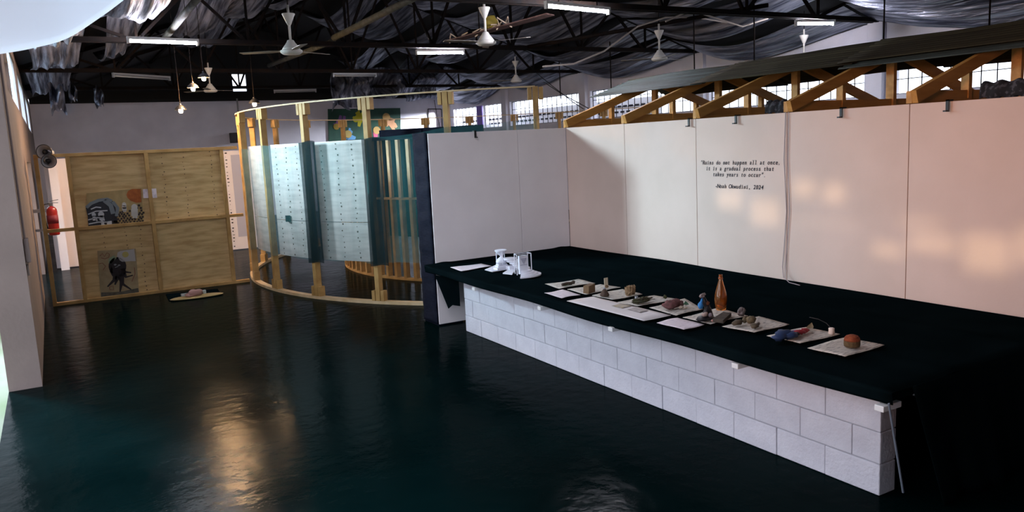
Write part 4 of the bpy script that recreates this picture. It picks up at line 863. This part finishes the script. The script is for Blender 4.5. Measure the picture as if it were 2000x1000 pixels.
B().tube([c0.lerp(c1, .3), (c0.lerp(c1, .3).x, c0.lerp(c1, .3).y, ztop(c0.lerp(c1, .3).x))], .01).build('hanger', STEEL, ctray)
# wall cable loops and roof pipes
def pipe(p, q, r, label, m=STEEL): tag(recentre(B().tube([p, q], r, 10).build('roof_pipe', m, None, smooth=True)), label, 'pipe', 'roof pipes')
PIPE = mat('pipe_grey', (.075, .078, .066), .7, col2=(.04, .04, .03), nscale=10, spec=.2)
pipe(at(322, 74, y=15.0), at(400, -20, y=12.6), .055, 'pale pipe rising from the lit tube over the partition', PIPE)
pipe(at(652, 74, y=15.0), at(880, -40, y=11.0), .06, 'long brown pipe rising above the cream fan', PIPE)
pipe(at(525, 128, y=19.5), at(652, 80, y=15.2), .05, 'dark pipe running on behind the cream fan', PIPE)
pipe(at(1030, 92, y=15.1), at(1500, 10, y=10.3), .04, 'dark pipe slanting over the yellowed fan')
for k, pts in enumerate((([(1300, 42), (1340, 24), (1365, 25), (1450, 52), (1500, 36)]), ([(1245, 52), (1300, 34), (1360, 34), (1420, 44)]), ([(1060, 130), (1120, 125), (1180, 100), (1245, 52)]))):
    cable('cable', [at(x, y, y=11.2+k*.5) for x, y in pts], ['looping pale cable slung under the foil beside the lit wall tube', 'second pale cable slung under the foil', 'pale cable sagging along the dark pipe'][k], .016, mat('cable_pale', (.40, .34, .30), .6))
for k, pts in enumerate((([(1030, 128), (1075, 165), (1120, 200), (1140, 213)]), ([(1062, 160), (1095, 182), (1150, 212)]))):
    cable('cable', [at(x, y, x=12.95-.45*k) for x, y in pts], ['black cable running down past the grilled window', 'shorter black cable crossing the grilled window'][k], .012)
# torn scraps of foil hanging low
rnd = random.Random(21)
for k, (px, py, Y, w, h) in enumerate(((725, 168, 25.0, 2.2, .7), (850, 178, 29.3, 2.6, .6), (780, 160, 26.5, 3.0, .8), (980, 178, 28.0, 3.5, .5), (690, 170, 24.8, .9, 1.2), (660, 175, 24.9, .5, 1.1), (112, 192, 20.3, .30, .6), (142, 182, 20.2, .16, .35), (193, 190, 24.5, .22, .5))):
    c = at(px, py, y=Y); s = rnd.uniform(0, 6)
    def sc(u, v, c=c, w=w, h=h, s=s):
        return (min(c.x+w*(u-.5), XR-.15), c.y+.25*math.sin(u*9+s)*math.sin(v*4)+.2*math.sin(v*7+u*5+s), c.z+h*(.5-v)*(1-.18*math.sin(u*6+s))+.04*math.sin(u*13+s))
    B().grid(sc, 20, 10).build('torn_foil', FOIL, ceil, smooth=True)
# hanging white cloth by the shed door
edge = [(-.9, 2.80), (-.45, 2.83), (-.154, 2.882), (.0, 2.915), (.161, 2.967), (.33, 3.08), (.473, 3.19), (.75, 3.42)]
def canopy(u, v):
    f = u*(len(edge)-1); i = min(int(f), len(edge)-2); t = f-i; e = [edge[max(i-1, 0)], edge[i], edge[i+1], edge[min(i+2, len(edge)-1)]]; cr = lambda q: .5*(2*e[1][q]+(e[2][q]-e[0][q])*t+(2*e[0][q]-5*e[1][q]+4*e[2][q]-e[3][q])*t*t+(3*e[1][q]-e[0][q]-3*e[2][q]+e[3][q])*t**3); x, z = cr(0), cr(1)
    return (x-.15*v*(u-.4)+.01*math.sin(v*9), 5.0-1.5*v, z+.35*v**.8+.03*math.sin(u*7+v*4)*v-.05*math.sin(v*3.14))
tag(recentre(B().grid(canopy, 28, 16).build('hanging_cloth', SKYCLOTH, None, smooth=True, solid=.003)), 'big white cloth slung below the roof beside the shed door', 'cloth')
# unseen slotted screen added outside the shed door; its cuts shape the sun patches
sc = thing('light_mask_screen', (-4.5, 3.4, 0), 'added slotted board screen in the yard shaping the sun patches', 'screen')
HO = [(4.62, 4.88, 1.60, 1.78), (4.95, 5.22, 1.64, 1.82), (5.36, 5.75, 1.34, 1.62), (5.85, 6.22, 1.48, 1.70), (2.8, 3.15, 1.2, 1.5), (3.2, 3.55, 1.12, 1.42), (3.6, 4.0, 1.24, 1.38), (3.72, 4.1, 1.44, 1.50), (4.06, 4.35, 1.16, 1.28), (4.5, 5.3, 1.40, 1.43)]
HO = [(2.6+(a-2.6)/3.665, 2.6+(c-2.6)/3.665, 3-(3-d)/3.665, 3-(3-e)/3.665) for a, c, d, e in HO]      # cuts laid out from the light patches wanted on the long boards
zs = sorted({1.2, 3.9} | {h[2] for h in HO} | {h[3] for h in HO})
for z0, z1 in zip(zs[:-1], zs[1:]):
    cuts = sorted((h[0], h[1]) for h in HO if h[2] <= z0+1e-6 and h[3] >= z1-1e-6); y = 1.8
    for a, c in cuts+[(5.0, 5.0)]:
        if a > y+1e-4: B().box(-4.53, -4.5, y, a, z0, z1).build('board', WOODB, sc)
        y = max(y, c)
for y in (1.8, 4.95): B().box(-4.56, -4.53, y, y+.08, 0, 3.9).build('upright', WOODB, sc)
# found objects are small: bring each to its real size about its base
for nm, k in (('driftwood', .55), ('wood_block', .62), ('card_stand', .7), ('cone_pot', .65), ('fibre_lump', .55), ('moss_clump', .66), ('small_cup', .7), ('rag_lump', .68), ('found_figure', .62), ('stone', .62), ('bottle', .94), ('shell', .85), ('twig', .8), ('fabric_scrap', .86), ('candle_stub', .55), ('rusty_dome', .66), ('seed_pod', .8), ('hourglass_model', (.92, .92, .70)), ('gateway_model', (.92, .92, .68)), ('dry_leaf', .8)):
    for o in bpy.data.objects:
        if o.parent is None and o.name.split('.')[0] == nm: o.scale = k if isinstance(k, tuple) else (k, k, k)
